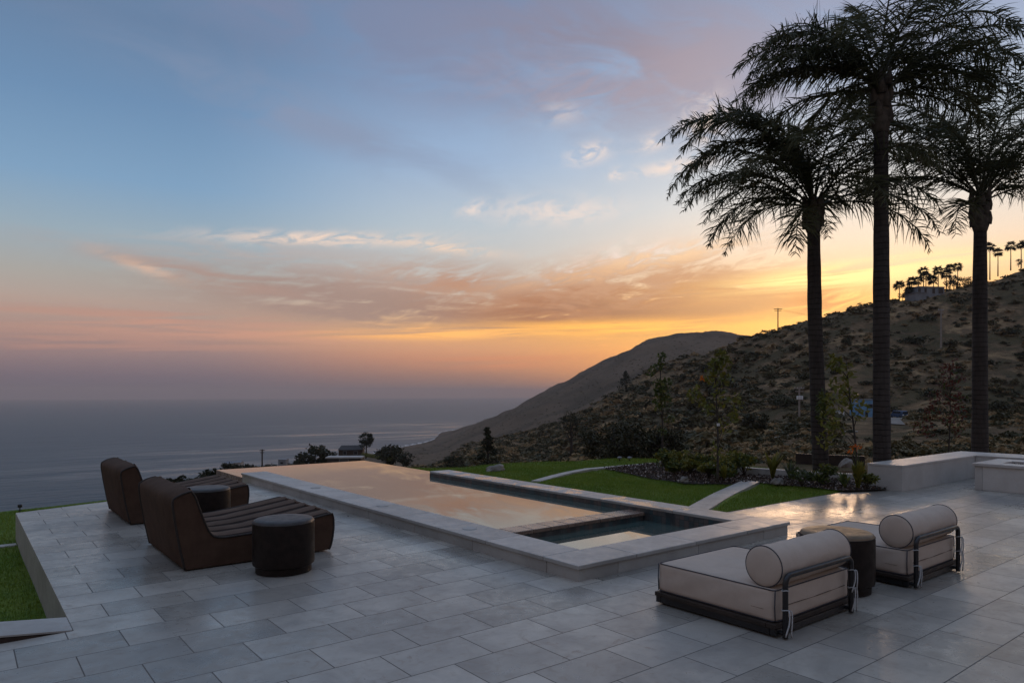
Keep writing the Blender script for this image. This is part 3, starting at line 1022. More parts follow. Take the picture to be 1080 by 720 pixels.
def chaise(loc, w, label):
    r = empty('chaise_lounge', loc, label, 'lounge chair', 'brown channelled chaises beside the pool')
    ox, oy = 1.694, 0
    P = np.concatenate([dens(PROF_OUT, 26), dens(PROF_IN, 60)[1:], dens(PROF_FRONT, 14)[1:]])
    P[:, 0] -= ox
    ns = 26
    # body: sections across the width, slightly puffed outward in the middle
    m = MB()
    vs, fs = [], []
    k = len(P)
    cxm = P.mean(0)
    for j in range(ns + 1):
        t = j / ns
        puff = .020 * (1 - (2 * t - 1) ** 4)
        edge = .018 * max(0, 1 - min(t, 1 - t) * w / .05)
        for i, (x, z) in enumerate(P):
            # outward normal of the profile
            a = P[max(i - 1, 0)]; c2 = P[min(i + 1, k - 1)]
            nx, nz = -(c2[1] - a[1]), (c2[0] - a[0])
            l = math.hypot(nx, nz) or 1
            nx, nz = nx / l, nz / l
            wob = .004 * math.sin(9 * x + 5 * t * w) * (1 if z > .03 else 0)
            o = puff - edge * .4 + wob
            if z < .02: o = 0
            if 27 <= i <= 82 and 0 < j < ns:
                o = -.075
            vs.append((x + nx * o, t * w, z + nz * o))
    for j in range(ns):
        for i in range(k - 1):
            fs.append((j * k + i, j * k + i + 1, (j + 1) * k + i + 1, (j + 1) * k + i))
    fs.append(tuple(range(k - 1, -1, -1)))
    fs.append(tuple(ns * k + i for i in range(k)))
    m.addv(vs, fs)
    body = m.build('body', M['brown'])
    body.parent = r
    auto_smooth(body, 50)
    # channelled seat and back pad lying over the inner profile
    Q = dens(PROF_IN, 70); Q[:, 0] -= ox
    m = MB()
    nr = 5
    nj = nr * 14
    vs, fs, mi = [], [], []
    kk = len(Q)
    for j in range(nj + 1):
        t = j / nj
        p = (t * nr) % 1.0
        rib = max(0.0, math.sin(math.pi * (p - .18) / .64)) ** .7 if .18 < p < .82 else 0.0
        for i, (x, z) in enumerate(Q):
            a = Q[max(i - 1, 0)]; c2 = Q[min(i + 1, kk - 1)]
            nx, nz = -(c2[1] - a[1]), (c2[0] - a[0])
            l = math.hypot(nx, nz) or 1
            o = .002 + .026 * rib + .003 * math.sin(11 * x + j * .21) * rib
            vs.append((x + nx / l * o, .012 + t * (w - .024), z + nz / l * o))
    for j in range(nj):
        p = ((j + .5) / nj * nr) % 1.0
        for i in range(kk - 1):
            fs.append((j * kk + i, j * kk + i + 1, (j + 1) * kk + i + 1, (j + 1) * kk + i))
            mi.append(0 if .21 < p < .79 else 1)  # groove faces get the darker colour painted as their shade
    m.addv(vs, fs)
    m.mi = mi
    pad = m.build('channelled_pad', [M['rib'], M['channel_shade']], None, smooth=True)
    pad.parent = r
    for yy in (0.0, w):
        m = MB()
        ring = [(x, yy, z) for x, z in P]
        m.tube(ring, .011, 6)
        pp = m.build('piping', M['piping'], None, smooth=True)
        pp.parent = r
    for (x, yy) in ((.05, .08), (.05, w - .08), (1.38, .08), (1.38, w - .08)):
        m = MB()
        m.lathe([(.03, 0), (.03, .03)], x, yy, 12)
        m.build('foot', M['iron']).parent = r
    return r


c0 = chaise((1.694, 7.15, .004), 1.55, 'brown channelled chaise nearer the camera, a dark drum table in front of it')
c1 = copy_tree(c0, (1.745, 10.13, .004))
c1['label'] = 'brown channelled chaise at the far patio edge, nearest the sea'


def drum(loc, R, hgt, label, topmat, group):
    r = empty('drum_table', loc, label, 'side table', group)
    m = MB()
    prof = [(R * .90, 0), (R * .90, .055), (R * .905, .06), (R * .985, .075), (R, .10), (R, hgt - .055), (R * .985, hgt - .03)]
    m.lathe(prof, 0, 0, 56)
    o = m.build('drum_body', M['leather']); o.parent = r
    auto_smooth(o, 45)
    m = MB()
    m.lathe([(R * .985, hgt - .0305), (R * .96, hgt - .012), (R * .91, hgt - .003), (R * .6, hgt), (.001, hgt)], 0, 0, 56)
    o = m.build('drum_top', topmat); o.parent = r
    auto_smooth(o, 45)
    m = MB()
    a = np.linspace(0, 2 * math.pi, 57)
    m.tube(np.stack([R * .99 * np.cos(a), R * .99 * np.sin(a), np.full(57, hgt - .031)], -1), .004, 6)
    o = m.build('seam', M['piping'], None, smooth=True); o.parent = r
    return r


grp = 'dark leather drum tables'
drum((2.45, 6.62, .002), .285, .50, 'dark leather drum table standing in front of the nearer brown chaise', M['leathertop'], grp)
drum((2.49, 9.42, .002), .285, .50, 'dark leather drum table between the two brown chaises', M['leathertop'], grp)
drum((5.97, 3.02, .002), .300, .50, 'drum table with tan top between the two cream daybeds', M['tantop'], grp)


# ------------------------------------------------------------------ cream daybeds
def rounded_cushion(x0, x1, y0, y1, z0, z1, rad=.05, crown=.012):
    """soft box: superellipse cross-sections"""
    nx, ny = 26, 26
    m = MB()
    import bmesh
    bm = bmesh.new()
    bmesh.ops.create_cube(bm, size=1)
    bmesh.ops.subdivide_edges(bm, edges=bm.edges[:], cuts=15, use_grid_fill=True)
    sx, sy, sz = x1 - x0, y1 - y0, z1 - z0
    vs = []
    for v in bm.verts:
        p = np.array(v.co) * 2
        x, y, z = p
        # round the vertical edges a little, bulge the faces
        q = np.array([x * sx / 2, y * sy / 2, z * sz / 2])
        lim = np.array([sx / 2 - rad, sy / 2 - rad, sz / 2 - rad])
        c = np.clip(q, -lim, lim)
        d = q - c
        l = np.linalg.norm(d)
        if l > 1e-6:
            q = c + d / l * min(l, rad)
        if z > .5: q[2] += crown * (1 - x ** 4) * (1 - y ** 4)
        if abs(x) > .99: q[0] += math.copysign(.010 * (1 - z * z) * (1 - y ** 6), x)
        if abs(y) > .99: q[1] += math.copysign(.010 * (1 - z * z) * (1 - x ** 6), y)
        q[2] += (.006 * math.sin(x * 4 + y * 2.3) * math.sin(y * 3.1 - x) + .004 * math.sin(x * 11 + 2 * y)) * (1 if z > 0 else 0) * (1 - abs(x) ** 5) * (1 - abs(y) ** 5)
        if abs(y) > .99 or abs(x) > .99:
            q[1 if abs(y) > .99 else 0] += .0035 * math.sin(9 * (x if abs(y) > .99 else y) + 4 * z) * (1 - z * z)
        vs.append((q[0] + (x0 + x1) / 2, q[1] + (y0 + y1) / 2, q[2] + (z0 + z1) / 2))
    fs = [[w.index for w in f.verts] for f in bm.faces]
    bm.free()
    m.addv(vs, fs)
    return m


def daybed(loc, label):
    r = empty('daybed', loc, label, 'daybed', 'cream daybeds with bolsters')
    W, D = 1.07, 1.06
    m = MB()
    m.box(-.015, W + .015, 0, .07, .064, .098); m.box(-.015, W + .015, D - .07, D, .064, .098)
    m.box(-.015, .07, .0725, D - .0725, .064, .098); m.box(W - .07, W + .015, .0725, D - .0725, .064, .098)
    for i in range(8):     # slats inside the rim
        y0 = .0775 + i * (D - .155) / 8
        m.box(.073, W - .073, y0, y0 + (D - .155) / 8 - .01, .066, .094)
    o = m.build('deck', M['deckwood'], bevel=.004); o.parent = r
    m = MB()
    m.box(0, W, .0, .05, .012, .060); m.box(0, W, D - .05, D, .012, .060)
    m.box(0, .05, .052, D - .052, .012, .060); m.box(W - .05, W, .052, D - .052, .012, .060)
    for x in (.03, W - .09):
        for y in (.03, D - .09):
            m.box(x, x + .06, y, y + .06, 0, .0115)
    o = m.build('base_frame', M['iron'], bevel=.004); o.parent = r
    mt = rounded_cushion(.015, W - .015, .015, D - .01, .100, .325, .022).build('mattress', M['cream'], None, smooth=True)
    mt.parent = r
    def loop(z, inset, rr, yy0, yy1):
        x0, x1, q = .015 + inset, W - .015 - inset, .03
        pts = []
        for cx, cy, a0 in ((x1 - q, yy1 - q, 0), (x0 + q, yy1 - q, 90), (x0 + q, yy0 + q, 180), (x1 - q, yy0 + q, 270)):
            for k in range(5):
                a = math.radians(a0 + k * 22.5)
                pts.append((cx + q * math.cos(a), cy + q * math.sin(a), z))
        pts.append(pts[0])
        return pts
    m = MB()
    m.tube(loop(.320, .003, .005, .018, D - .013), .0045, 6)
    m.tube(loop(.106, .003, .005, .018, D - .013), .0045, 6)
    for x in (.019, W - .019):
        for y in (.019, D - .014):
            m.tube([(x, y, .108), (x + (-.006 if x < .5 else .006), y, .21), (x, y, .320)], .0045, 6)
    o = m.build('piping', M['navy'], None, smooth=True); o.parent = mt
    m = MB()     # zip seam along the back boxing
    m.tube([(.10, .0045, .205), (W / 2, .0035, .2), (W - .1, .0045, .205)], .0028, 5)
    m.box(.0035, .0055, .10, .20, .18, .182)
    o = m.build('zip_seam', M['boot'], None); o.parent = mt
    # bolster
    R, cy, cz = .142, .125, .468
    m = MB()
    prof = [(.001, .02)] + [(R * math.sin(t), .05 - .03 * math.cos(t)) for t in np.linspace(.15, math.pi / 2, 7)][:-1] + [(R, .05)] + \
        [(R + .004 * math.sin(math.pi * q), .05 + q * (W - .1)) for q in np.linspace(.02, .98, 40)] + [(R, W - .05)] + \
        [(R * math.sin(t), W - .05 + .03 * math.cos(t)) for t in np.linspace(math.pi / 2, .15, 7)][1:] + [(.001, W - .02)]
    m.lathe(prof, cy, cz, 44, axis='x')
    bo = m.build('bolster', M['cream'], None, smooth=True); bo.parent = r
    for vv in bo.data.vertices:      # slight sag and rucking of the cover
        xx, yy, zz = vv.co
        ang = math.atan2(zz - cz, yy - cy)
        rr = math.hypot(zz - cz, yy - cy)
        if rr > R * .8 and .06 < xx < W - .06:
            k = 1 + .020 * math.sin(xx * 8 + ang * 2) * math.sin(ang * 1.5 + 1) + .010 * math.sin(xx * 31 + 3 * ang)
            vv.co.y = cy + (yy - cy) * k
            vv.co.z = cz + (zz - cz) * k - .006 * math.sin(math.pi * xx / W)
    a = np.linspace(0, 2 * math.pi, 45)
    for x in (.048, W - .048):
        m = MB()
        m.tube(np.stack([np.full(45, x), cy + (R + .001) * np.cos(a), cz + (R + .001) * np.sin(a)], -1), .0045, 6)
        o = m.build('piping', M['navy'], None, smooth=True); o.parent = bo
    # bent tube back frame
    yb = -.045
    x0, x1, zt, q = .04, W - .10, .432, .06
    pts = [(x0, yb, .008), (x0, yb, .2), (x0, yb, zt - q)]
    pts += [(x0 + q - q * math.cos(t), yb, zt - q + q * math.sin(t)) for t in np.linspace(.2, math.pi / 2, 6)]
    pts += [(x1 - q + q * math.sin(t), yb, zt - q + q * math.cos(t)) for t in np.linspace(0, math.pi / 2 - .2, 6)]
    pts += [(x1, yb, zt - q), (x1, yb, .2), (x1, yb, .008)]
    m = MB()
    m.tube(pts, .0195, 12)
    for x in (x0, x1):
        m.tube([(x, yb, .036), (x, .03, .036)], .014, 8)
    o = m.build('back_frame', M['iron'], None); o.parent = r
    auto_smooth(o, 50)
    # tie cords knotted round the posts
    for x, s in ((x0, -1), (x1, 1)):
        for zk in (.335, .20):
            m = MB()
            a = np.linspace(0, 2 * math.pi, 17)
            m.tube(np.stack([x + .0225 * np.cos(a), yb + .0225 * np.sin(a), zk + .004 * np.sin(2 * a)], -1), .0038, 5)
            if zk < .3 or s > 0:
                for k, (dx, ln) in enumerate(((-.03, .17), (.035, .19))):
                    t = np.linspace(0, 1, 9)
                    lnn = ln if zk < .3 else ln * .95
                    m.tube(np.stack([x + dx * np.sqrt(t) + .012 * np.sin(5 * t + k), np.full(9, yb - .026) - .012 * np.sin(3 * t), zk - lnn * t + .022 * np.sin(math.pi * np.minimum(t * 2.2, 1))], -1), .0052, 5)
            o = m.build('tie_cord', M['cord'], None, smooth=True); o.parent = r
    return r


d0 = daybed((4.42, 2.66, .002), 'cream daybed with round bolster standing closest to the spa corner')
d1 = copy_tree(d0, (6.47, 2.64, .002))
d1['label'] = 'cream daybed with bolster beyond the tan topped drum table'

# ------------------------------------------------------------------ stone bench and fire pit
bn = empty('stone_bench', (12.84, 5.3, 0), 'L shaped pale stone bench around the fire pit', 'bench')
m = MB()
m.box(12.84, 17.15, 5.34, 5.93, 0, .41)
m.box(16.2, 17.15, 1.2, 5.336, 0, .41)
m.build('bench_body', M['bench'], bn, bevel=.004)
m = MB()
q = 12.835
for e in (14.3, 15.75, 17.155):
    m.box(q + .0015, e - .0015, 5.335, 5.935, .4125, .4516)
    q = e
for a, c2 in ((1.195, 2.6), (2.6, 4.0), (4.0, 5.331)):
    m.box(16.195, 17.155, a + .0015, c2 - .0015, .4125, .4516)
m.build('bench_top', M['bench'], bn, bevel=.004)

fp = empty('fire_pit', (14.19, 4.66, 0), 'square stone fire pit with small orange flames', 'fire pit')
FX0, FX1, FY0, FY1 = 14.18, 15.46, 2.75, 4.68
m = MB()
for (x0, x1, y0, y1) in ((FX0, FX0 + .12, FY0 + .122, FY1 - .122), (FX1 - .12, FX1, FY0 + .122, FY1 - .122)):
    m.box(x0, x1, y0, (y0 + y1) / 2 - .001, 0, .418); m.box(x0, x1, (y0 + y1) / 2 + .001, y1, 0, .418)
for (y0, y1) in ((FY0, FY0 + .12), (FY1 - .12, FY1)):
    m.box(FX0, FX1, y0, y1, 0, .418)
m.build('fire_pit_body', M['bench'], fp, bevel=.004)
m = MB()
o_ = .035
hx0, hx1, hy0, hy1 = FX0 + .36, FX1 - .36, FY0 + .36, FY1 - .30
m.box(FX0 - o_, hx0, FY0 - o_, FY1 + o_, .42, .468); m.box(hx1, FX1 + o_, FY0 - o_, FY1 + o_, .42, .468)
m.box(hx0 + .002, hx1 - .002, FY0 - o_, hy0, .42, .468); m.box(hx0 + .002, hx1 - .002, hy1, FY1 + o_, .42, .468)
m.build('fire_pit_top', M['bench'], fp, bevel=.005)
m = MB()
m.box(hx0 - .1, hx1 + .1, hy0 - .1, hy1 + .1, .30, .38)
for k in range(260):
    x, y = rng.uniform(hx0, hx1), rng.uniform(hy0, hy1)
    s = rng.uniform(.02, .045)
    a = rng.normal(size=(6, 3)); a /= np.linalg.norm(a, axis=1)[:, None]
    P8 = np.array([(1, 0, 0), (-1, 0, 0), (0, 1, 0), (0, -1, 0), (0, 0, 1), (0, 0, -1)]) * s * rng.uniform(.7, 1.2, (6, 1)) + (x, y, .40 + rng.uniform(-.01, .015))
    m.addv(P8, [(0, 2, 4), (2, 1, 4), (1, 3, 4), (3, 0, 4), (2, 0, 5), (1, 2, 5), (3, 1, 5), (0, 3, 5)])
m.build('lava_rock', M['lava'], fp)
for k in range(14):
    x = rng.uniform(hx0 + .15, hx1 - .12); y = rng.uniform(hy0 + .2, hy1 - .25)
    hh = rng.uniform(.03, .075)
    m = MB()
    m.lathe([(.012, .405), (.024, .405 + hh * .3), (.014, .405 + hh * .7), (.001, .405 + hh)], x, y, 8)
    m.build('flame', M['ember'], fp, smooth=True)


# ------------------------------------------------------------------ vegetation
def leafquads(cent, smin, smax, ratio=.5, up=0.0):
    """randomly turned leaf-shaped quads at the given centres"""
    n = len(cent)
    d = rng.normal(size=(n, 3)); d[:, 2] += up
    d /= np.linalg.norm(d, axis=1)[:, None]
    e = np.cross(d, rng.normal(size=(n, 3))); e /= np.linalg.norm(e, axis=1)[:, None] + 1e-9
    s = rng.uniform(smin, smax, n)[:, None]
    return np.stack([cent - d * s, cent - e * s * ratio, cent + d * s, cent + e * s * ratio], 1)


def shell_points(n, rx, ry, rz, inner=.45):
    d = rng.normal(size=(n, 3)); d /= np.linalg.norm(d, axis=1)[:, None]
    r = rng.uniform(inner ** 3, 1, n) ** (1 / 3)
    return d * r[:, None] * np.array([rx, ry, rz])


def palm_frond(base, az, el0, bend, L, dens_l=1.0, leaf=.62, curl=0.0):
    """pinnate frond: arching rachis with plumose, drooping leaflets; az in the viewer's frame, 0 = to the right, 90 = away"""
    n = 34
    t = np.linspace(0, 1, n)
    el = np.radians(el0) - np.radians(bend) * t ** 1.25
    ds = L / (n - 1)
    hor = np.concatenate([[0], np.cumsum(np.cos(el[:-1]) * ds)])
    ver = np.concatenate([[0], np.cumsum(np.sin(el[:-1]) * ds)])
    azr = np.radians(az) + np.radians(curl) * t ** 2
    dx = np.concatenate([[0], np.cumsum(np.cos(el[:-1]) * np.cos(azr[:-1]) * ds)])
    dy = np.concatenate([[0], np.cumsum(np.cos(el[:-1]) * np.sin(azr[:-1]) * ds)])
    R = np.stack([base[0] + dx * CA + dy * SA, base[1] - dx * SA + dy * CA, base[2] + ver], -1)
    mb = MB()
    mb.tube(R, np.linspace(.024, .004, n), 5, 1)
    T = np.gradient(R, axis=0); T /= np.linalg.norm(T, axis=1)[:, None]
    m = int(106 * dens_l * L / 3.0)
    out = []
    for side in (-1, 1):
        tt = np.sort(rng.uniform(.13, 1.0, m))
        P = np.stack([np.interp(tt, t, R[:, k]) for k in range(3)], -1)
        TT = np.stack([np.interp(tt, t, T[:, k]) for k in range(3)], -1)
        TT /= np.linalg.norm(TT, axis=1)[:, None]
        S = np.cross(TT, (0, 0, 1.0)); S /= np.linalg.norm(S, axis=1)[:, None] + 1e-9
        U = np.cross(S, TT)
        ang = np.radians(rng.uniform(-50, 40, m))[:, None]
        fw = np.radians(rng.uniform(14, 48, m))[:, None]
        D = (S * side * np.cos(ang) + U * np.sin(ang)) * np.cos(fw) + TT * np.sin(fw)
        ll = leaf * (np.clip(tt / .28, .35, 1) * np.clip((1.06 - tt) / .42, .22, 1))[:, None] * rng.uniform(.75, 1.1, (m, 1))
        w = rng.uniform(.0078, .0138, (m, 1))
        drop = rng.uniform(.20, 1.05, (m, 1))
        pts = []
        pos, dd = P, D
        seg = 3
        for s in range(seg + 1):
            pts.append(pos)
            pos = pos + dd * ll / seg
            dd = dd + np.array([0, 0, -1.0]) * drop * (.35 + .30 * s)
            dd = dd / np.linalg.norm(dd, axis=1)[:, None]
        side_v = np.cross(D, rng.normal(size=(m, 3))); side_v /= np.linalg.norm(side_v, axis=1)[:, None]
        ws = [.7, 1.0, .75, .08]
        for s in range(seg):
            a, c2 = pts[s], pts[s + 1]
            out.append(np.stack([a - side_v * w * ws[s], a + side_v * w * ws[s], c2 + side_v * w * ws[s + 1], c2 - side_v * w * ws[s + 1]], 1))
    mb.quads(np.concatenate(out), 0)
    return mb


def queen_palm(base, label, trunk, r0, boots, fronds, leaf, seed, rise=1.0):
    """trunk: list of (dx, z) offsets to the viewer's right; fronds: list of (az, el0, bend, length)"""
    global rng
    rng = np.random.default_rng(seed)
    r = empty('palm_tree', base, label, 'palm tree', 'tall queen palms beside the patio')
    zs = np.array([q[1] for q in trunk]); xs = np.array([q[0] for q in trunk])
    z = np.linspace(zs[0], zs[-1], 60)
    dx = np.interp(z, zs, xs)
    rad = np.interp(z, [zs[0], zs[0] + .35, zs[-1] * .45, zs[-1]], [r0 * 1.18, r0, r0 * .92, r0 * .78])
    rad = rad * (1 + .018 * np.sin(z * 56) + .02 * np.sin(z * 2.1))
    m = MB()
    m.tube(np.stack([dx * CA, -dx * SA, z], -1), rad, 20)
    o = m.build('trunk', M['bark'], None, smooth=True); o.parent = r
    top = np.array([dx[-1] * CA, -dx[-1] * SA, zs[-1]])
    m = MB()   # old leaf bases wrapped round the top of the trunk
    hb = boots
    zz = np.linspace(-hb * .55, hb * .75, 16)
    rr = np.interp(zz, [-hb * .55, -hb * .3, 0, hb * .4, hb * .75], [r0 * .80, r0 * 1.12, r0 * 1.10, r0 * .80, r0 * .35])
    m.tube(np.stack([np.full(16, top[0]), np.full(16, top[1]), top[2] + zz], -1), rr, 16)
    for k in range(16):
        a = k * 2.4
        zb = -hb * .45 + k / 16 * hb * .9
        d = np.array([math.cos(a), math.sin(a), 0])
        p0 = top + d * r0 * .85 + (0, 0, zb)
        m.tube([p0, p0 + d * r0 * .18 + (0, 0, .12), p0 + d * r0 * .30 + (0, 0, .28)], [.085, .07, .02], 7)
    o = m.build('leaf_bases', M['boot'], None, smooth=True); o.parent = r
    for k, (az, el0, bend, L) in enumerate(fronds):
        if el0 >= 50:
            L, bend = L * rise, bend / (rise if rise > 1.2 else 1.0)
        st = top + (0, 0, rng.uniform(.05, hb * .55))
        mb = palm_frond(st, az, el0, bend, L, leaf=leaf, curl=rng.uniform(-14, 14))
        o = mb.build('frond', [M['frond'], M['rachis']], None); o.parent = r
    return r


def fill(n, seed, lo=35, hi=82, L=(2.6, 3.4), b=(95, 150)):
    q = np.random.default_rng(seed)
    out = []
    for k in range(n):
        e = q.uniform(lo, hi)
        out.append((360 * k / n + q.uniform(-14, 14), e, q.uniform(*b) * (0.75 + e / 240), q.uniform(*L)))
    return out


d_l, d_c, d_r = 14.6, 13.45, 16.4
bl = wp(866.5, d_l, 0)
queen_palm(bl, 'shortest of the three queen palms, standing in the planting bed',
           [(0, -.3), (-.06, 1.2), (-.14, 3.2), (-.17, 5.35)], .160, .55,
           [(183, 42, 88, 3.0), (192, 18, 92, 2.9), (232, 2, 95, 2.0), (4, 30, 92, 3.1), (352, 12, 85, 2.7), (170, 80, 160, 3.6), (186, 72, 150, 3.5), (200, 84, 120, 3.2),
            (340, 70, 130, 3.0), (90, 80, 90, 3.1), (300, 55, 120, 2.9), (150, 55, 110, 3.1), (265, 70, 120, 3.0), (60, 40, 95, 2.9), (215, 48, 110, 2.9), (120, 30, 100, 2.7),
            (325, 35, 105, 2.7), (165, 88, 100, 3.1), (285, 30, 110, 2.5), (178, 66, 140, 3.7), (190, 80, 150, 3.9), (168, 52, 112, 3.1), (172, 84, 135, 3.9), (183, 72, 118, 3.9), (0, 80, 120, 3.5), (240, 62, 118, 3.1), (198, 32, 96, 3.0)], .72, 11, 1.07)
bc = wp(929.5, d_c, 0)
queen_palm(bc, 'tallest queen palm, its trunk rising just behind the stone bench',
           [(0.02, -.4), (0, 2), (.0, 4.5), (-.01, 7.2)], .158, .95,
           [(180, 50, 108, 3.16), (178, 28, 80, 3.09), (190, 62, 130, 3.25), (172, 72, 115, 3.25), (4, 58, 105, 3.16), (0, 30, 80, 3.00), (350, 68, 125, 3.25), (12, 45, 100, 3.09),
            (90, 85, 60, 2.93), (260, 86, 80, 2.93), (135, 60, 110, 3.09), (45, 62, 110, 3.09), (225, 58, 115, 3.00), (315, 56, 115, 3.00), (160, 40, 95, 2.93), (335, 36, 98, 2.84),
            (270, 50, 110, 2.76), (75, 45, 100, 2.84), (290, 75, 110, 3.00), (110, 75, 100, 3.00), (186, 40, 92, 3.33), (2, 44, 92, 3.25), (196, 70, 128, 3.33), (8, 74, 122, 3.33), (183, 20, 66, 3.00), (198, 32, 84, 3.00), (184, 6, 62, 2.7), (1, 4, 62, 2.6), (202, -4, 72, 2.3), (338, 0, 78, 2.2), (192, -12, 70, 1.9), (-4, 22, 70, 2.93), (14, 30, 80, 2.93)], .66, 12)
br_ = wp(1033.5, d_r, 0)
queen_palm(br_, 'queen palm with a swollen leaf boot, farther along the bench',
           [(0, -.4), (.0, 2), (.0, 4.4), (.01, 5.9)], .172, .75,
           [(180, 30, 68, 3.1), (178, 52, 105, 3.2), (176, 68, 128, 3.3), (188, 80, 110, 3.2), (0, 40, 78, 3.3), (3, 60, 110, 3.3), (8, 75, 120, 3.3), (352, 28, 80, 3.0),
            (90, 82, 80, 3.1), (262, 80, 95, 3.0), (140, 58, 105, 3.1), (42, 58, 105, 3.1), (222, 55, 115, 2.9), (318, 52, 112, 2.9), (215, 25, 125, 1.9), (160, 46, 95, 2.8), (20, 35, 88, 2.9), (181, 62, 112, 3.8), (186, 46, 92, 3.6), (172, 78, 120, 3.9), (4, 50, 90, 3.6), (358, 68, 115, 3.7), (12, 82, 110, 3.7), (235, 66, 110, 3.3), (300, 70, 112, 3.4)], .74, 13, 1.24)
rng = np.random.default_rng(99)


def young_tree(px, py, top, label, mats, lean=0.0, spread=.35, nb=9, blobs=None, leafsize=(.036, .068), tags=False, z0=.1, leafper=60):
    base = np.array(gp(px, py, z0))
    depth = FPX * (H - z0) / (py - HY)
    hgt = (py - top) / FPX * depth
    r = empty('young_tree', tuple(base), label, 'young tree', 'slender young trees in the planting bed')
    m = MB()
    t = np.linspace(0, 1, 16)
    dx = lean * t * hgt + .02 * np.sin(5 * t)
    path = np.stack([dx * CA, -dx * SA, t * hgt - .03], -1)
    m.tube(path, np.linspace(.024, .005, 16), 7)
    o = m.build('trunk', M['twig'], None, smooth=True); o.parent = r
    m = MB(); lv = []
    for (fx, fz, rad, cnt) in blobs:
        e = np.array([fx * CA + rng.uniform(-.1, .1), -fx * SA + rng.uniform(-.1, .1), fz * hgt])
        s = np.array([np.interp(max(fz - .14, .1), t, path[:, 0]), np.interp(max(fz - .14, .1), t, path[:, 1]), max(fz - .14, .1) * hgt])
        m.tube([s, (s + e) / 2 + (0, 0, .02), e], [.009, .006, .003], 5)
        lv.append(shell_points(int(cnt * .72), rad, rad, rad * 1.15, .1) + e)
    o = m.build('branch', M['twig'], None, smooth=True); o.parent = r
    lv = np.concatenate(lv)
    m = MB()
    k = rng.random(len(lv)) < .75
    m.quads(leafquads(lv[k], *leafsize, .45), 0)
    m.quads(leafquads(lv[~k], *leafsize, .45), 1)
    o = m.build('crown', mats, None); o.parent = r
    if tags:
        m = MB()
        m.box(-.06, .03, -.034, -.03, .43 * hgt, .43 * hgt + .05)
        m.build('nursery_tag', M['white'], None).parent = r
    return r, hgt


young_tree(698, 489.5, 374, 'thin dark green young tree standing by the corner of the mowing strip',
           [M['leafdeep'], M['leafyoung']], -.005, blobs=[(0.0, .98, .10, 60), (-.06, .90, .09, 45), (-.24, .85, .13, 70), (-.12, .72, .14, 90), (.12, .74, .12, 60), (.0, .66, .18, 130), (.1, .58, .15, 80), (-.1, .55, .14, 70), (.05, .42, .12, 45), (-.05, .30, .10, 30)])
r2, h2 = young_tree(756.5, 507, 372, 'young tree with yellow green leaves and one orange spray',
           [M['leafyoung'], M['leafyellow']], -.01, blobs=[(.0, .97, .14, 70), (.14, .92, .15, 80), (-.15, .90, .13, 60), (.0, .82, .18, 110), (.20, .80, .12, 50), (-.40, .68, .15, 80), (-.3, .6, .12, 45), (.15, .66, .17, 60), (.30, .62, .15, 55), (-.06, .55, .12, 40), (.12, .42, .16, 40), (.38, .5, .12, 35), (0.0, .25, .12, 25)], tags=True)
m = MB()
e = np.array([-.28, .0, .80 * h2])
m.quads(leafquads(np.array([e[0] * CA, -e[0] * SA, e[2]]) + rng.normal(0, .020, (11, 3)), .025, .042, .5))
m.build('orange_spray', M['orange'], None).parent = r2
young_tree(905, 512, 378, 'leaning young tree beside the orange flowers and bench end',
           [M['leafyoung'], M['leafyellow']], -.085, blobs=[(-.30, .98, .14, 80), (-.22, .90, .16, 80), (-.34, .80, .16, 70), (-.10, .70, .18, 90), (-.42, .66, .18, 80), (-.02, .60, .17, 70), (-.5, .52, .18, 80), (-.36, .45, .16, 60), (-.5, .36, .14, 50)], z0=.1)
# a shrubby vine of leaves at the foot of the first palm is part of the leaning tree's neighbour
young_tree(1000, 481, 383, 'young tree with copper red leaves behind the stone bench',
           [M['leafred'], M['leafdeep']], .035, blobs=[(.12, .98, .2, 60), (.0, .92, .2, 60), (-.25, .80, .2, 60), (.30, .82, .24, 80), (-.28, .62, .26, 90), (.32, .66, .24, 80), (.1, .58, .24, 80), (-.55, .45, .24, 80), (.35, .46, .24, 80), (-.75, .32, .2, 60), (-.5, .28, .2, 50), (-.12, .4, .2, 50), (.4, .28, .2, 50)], leafsize=(.04, .075), z0=-.1)


def bush(name, loc, rx, rz, n, mats, label, cat, group=None, leaf=(.05, .09), stems=True, ratio=.5, up=.3):
    r = empty(name, loc, label, cat, group)
    m = MB()
    k = max(5, int(n / 60))
    cs = shell_points(k, rx * .7, rx * .7, rz * .55, .2) + (0, 0, rz * .75)
    cs[:, 2] = np.clip(cs[:, 2], rz * .15, None)
    P = np.concatenate([c3 + shell_points(n // k, rx * .42, rx * .42, rz * .38, .2) for c3 in cs])
    P[:, 2] = np.abs(P[:, 2])
    h2 = rng.random(len(P)) < .7
    m.quads(leafquads(P[h2], *leaf, ratio, up), 0)
    m.quads(leafquads(P[~h2], *leaf, ratio, up), 1)
    o = m.build('foliage', mats, None); o.parent = r
    if stems:
        m = MB()
        for c3 in cs[:8]:
            m.tube([(0, 0, -.05), c3 * (.5, .5, .5), c3], [.012 * max(rx, .3) * 2, .009, .004], 5)
        m.build('stem', M['twig'], None, smooth=True).parent = r
    return r


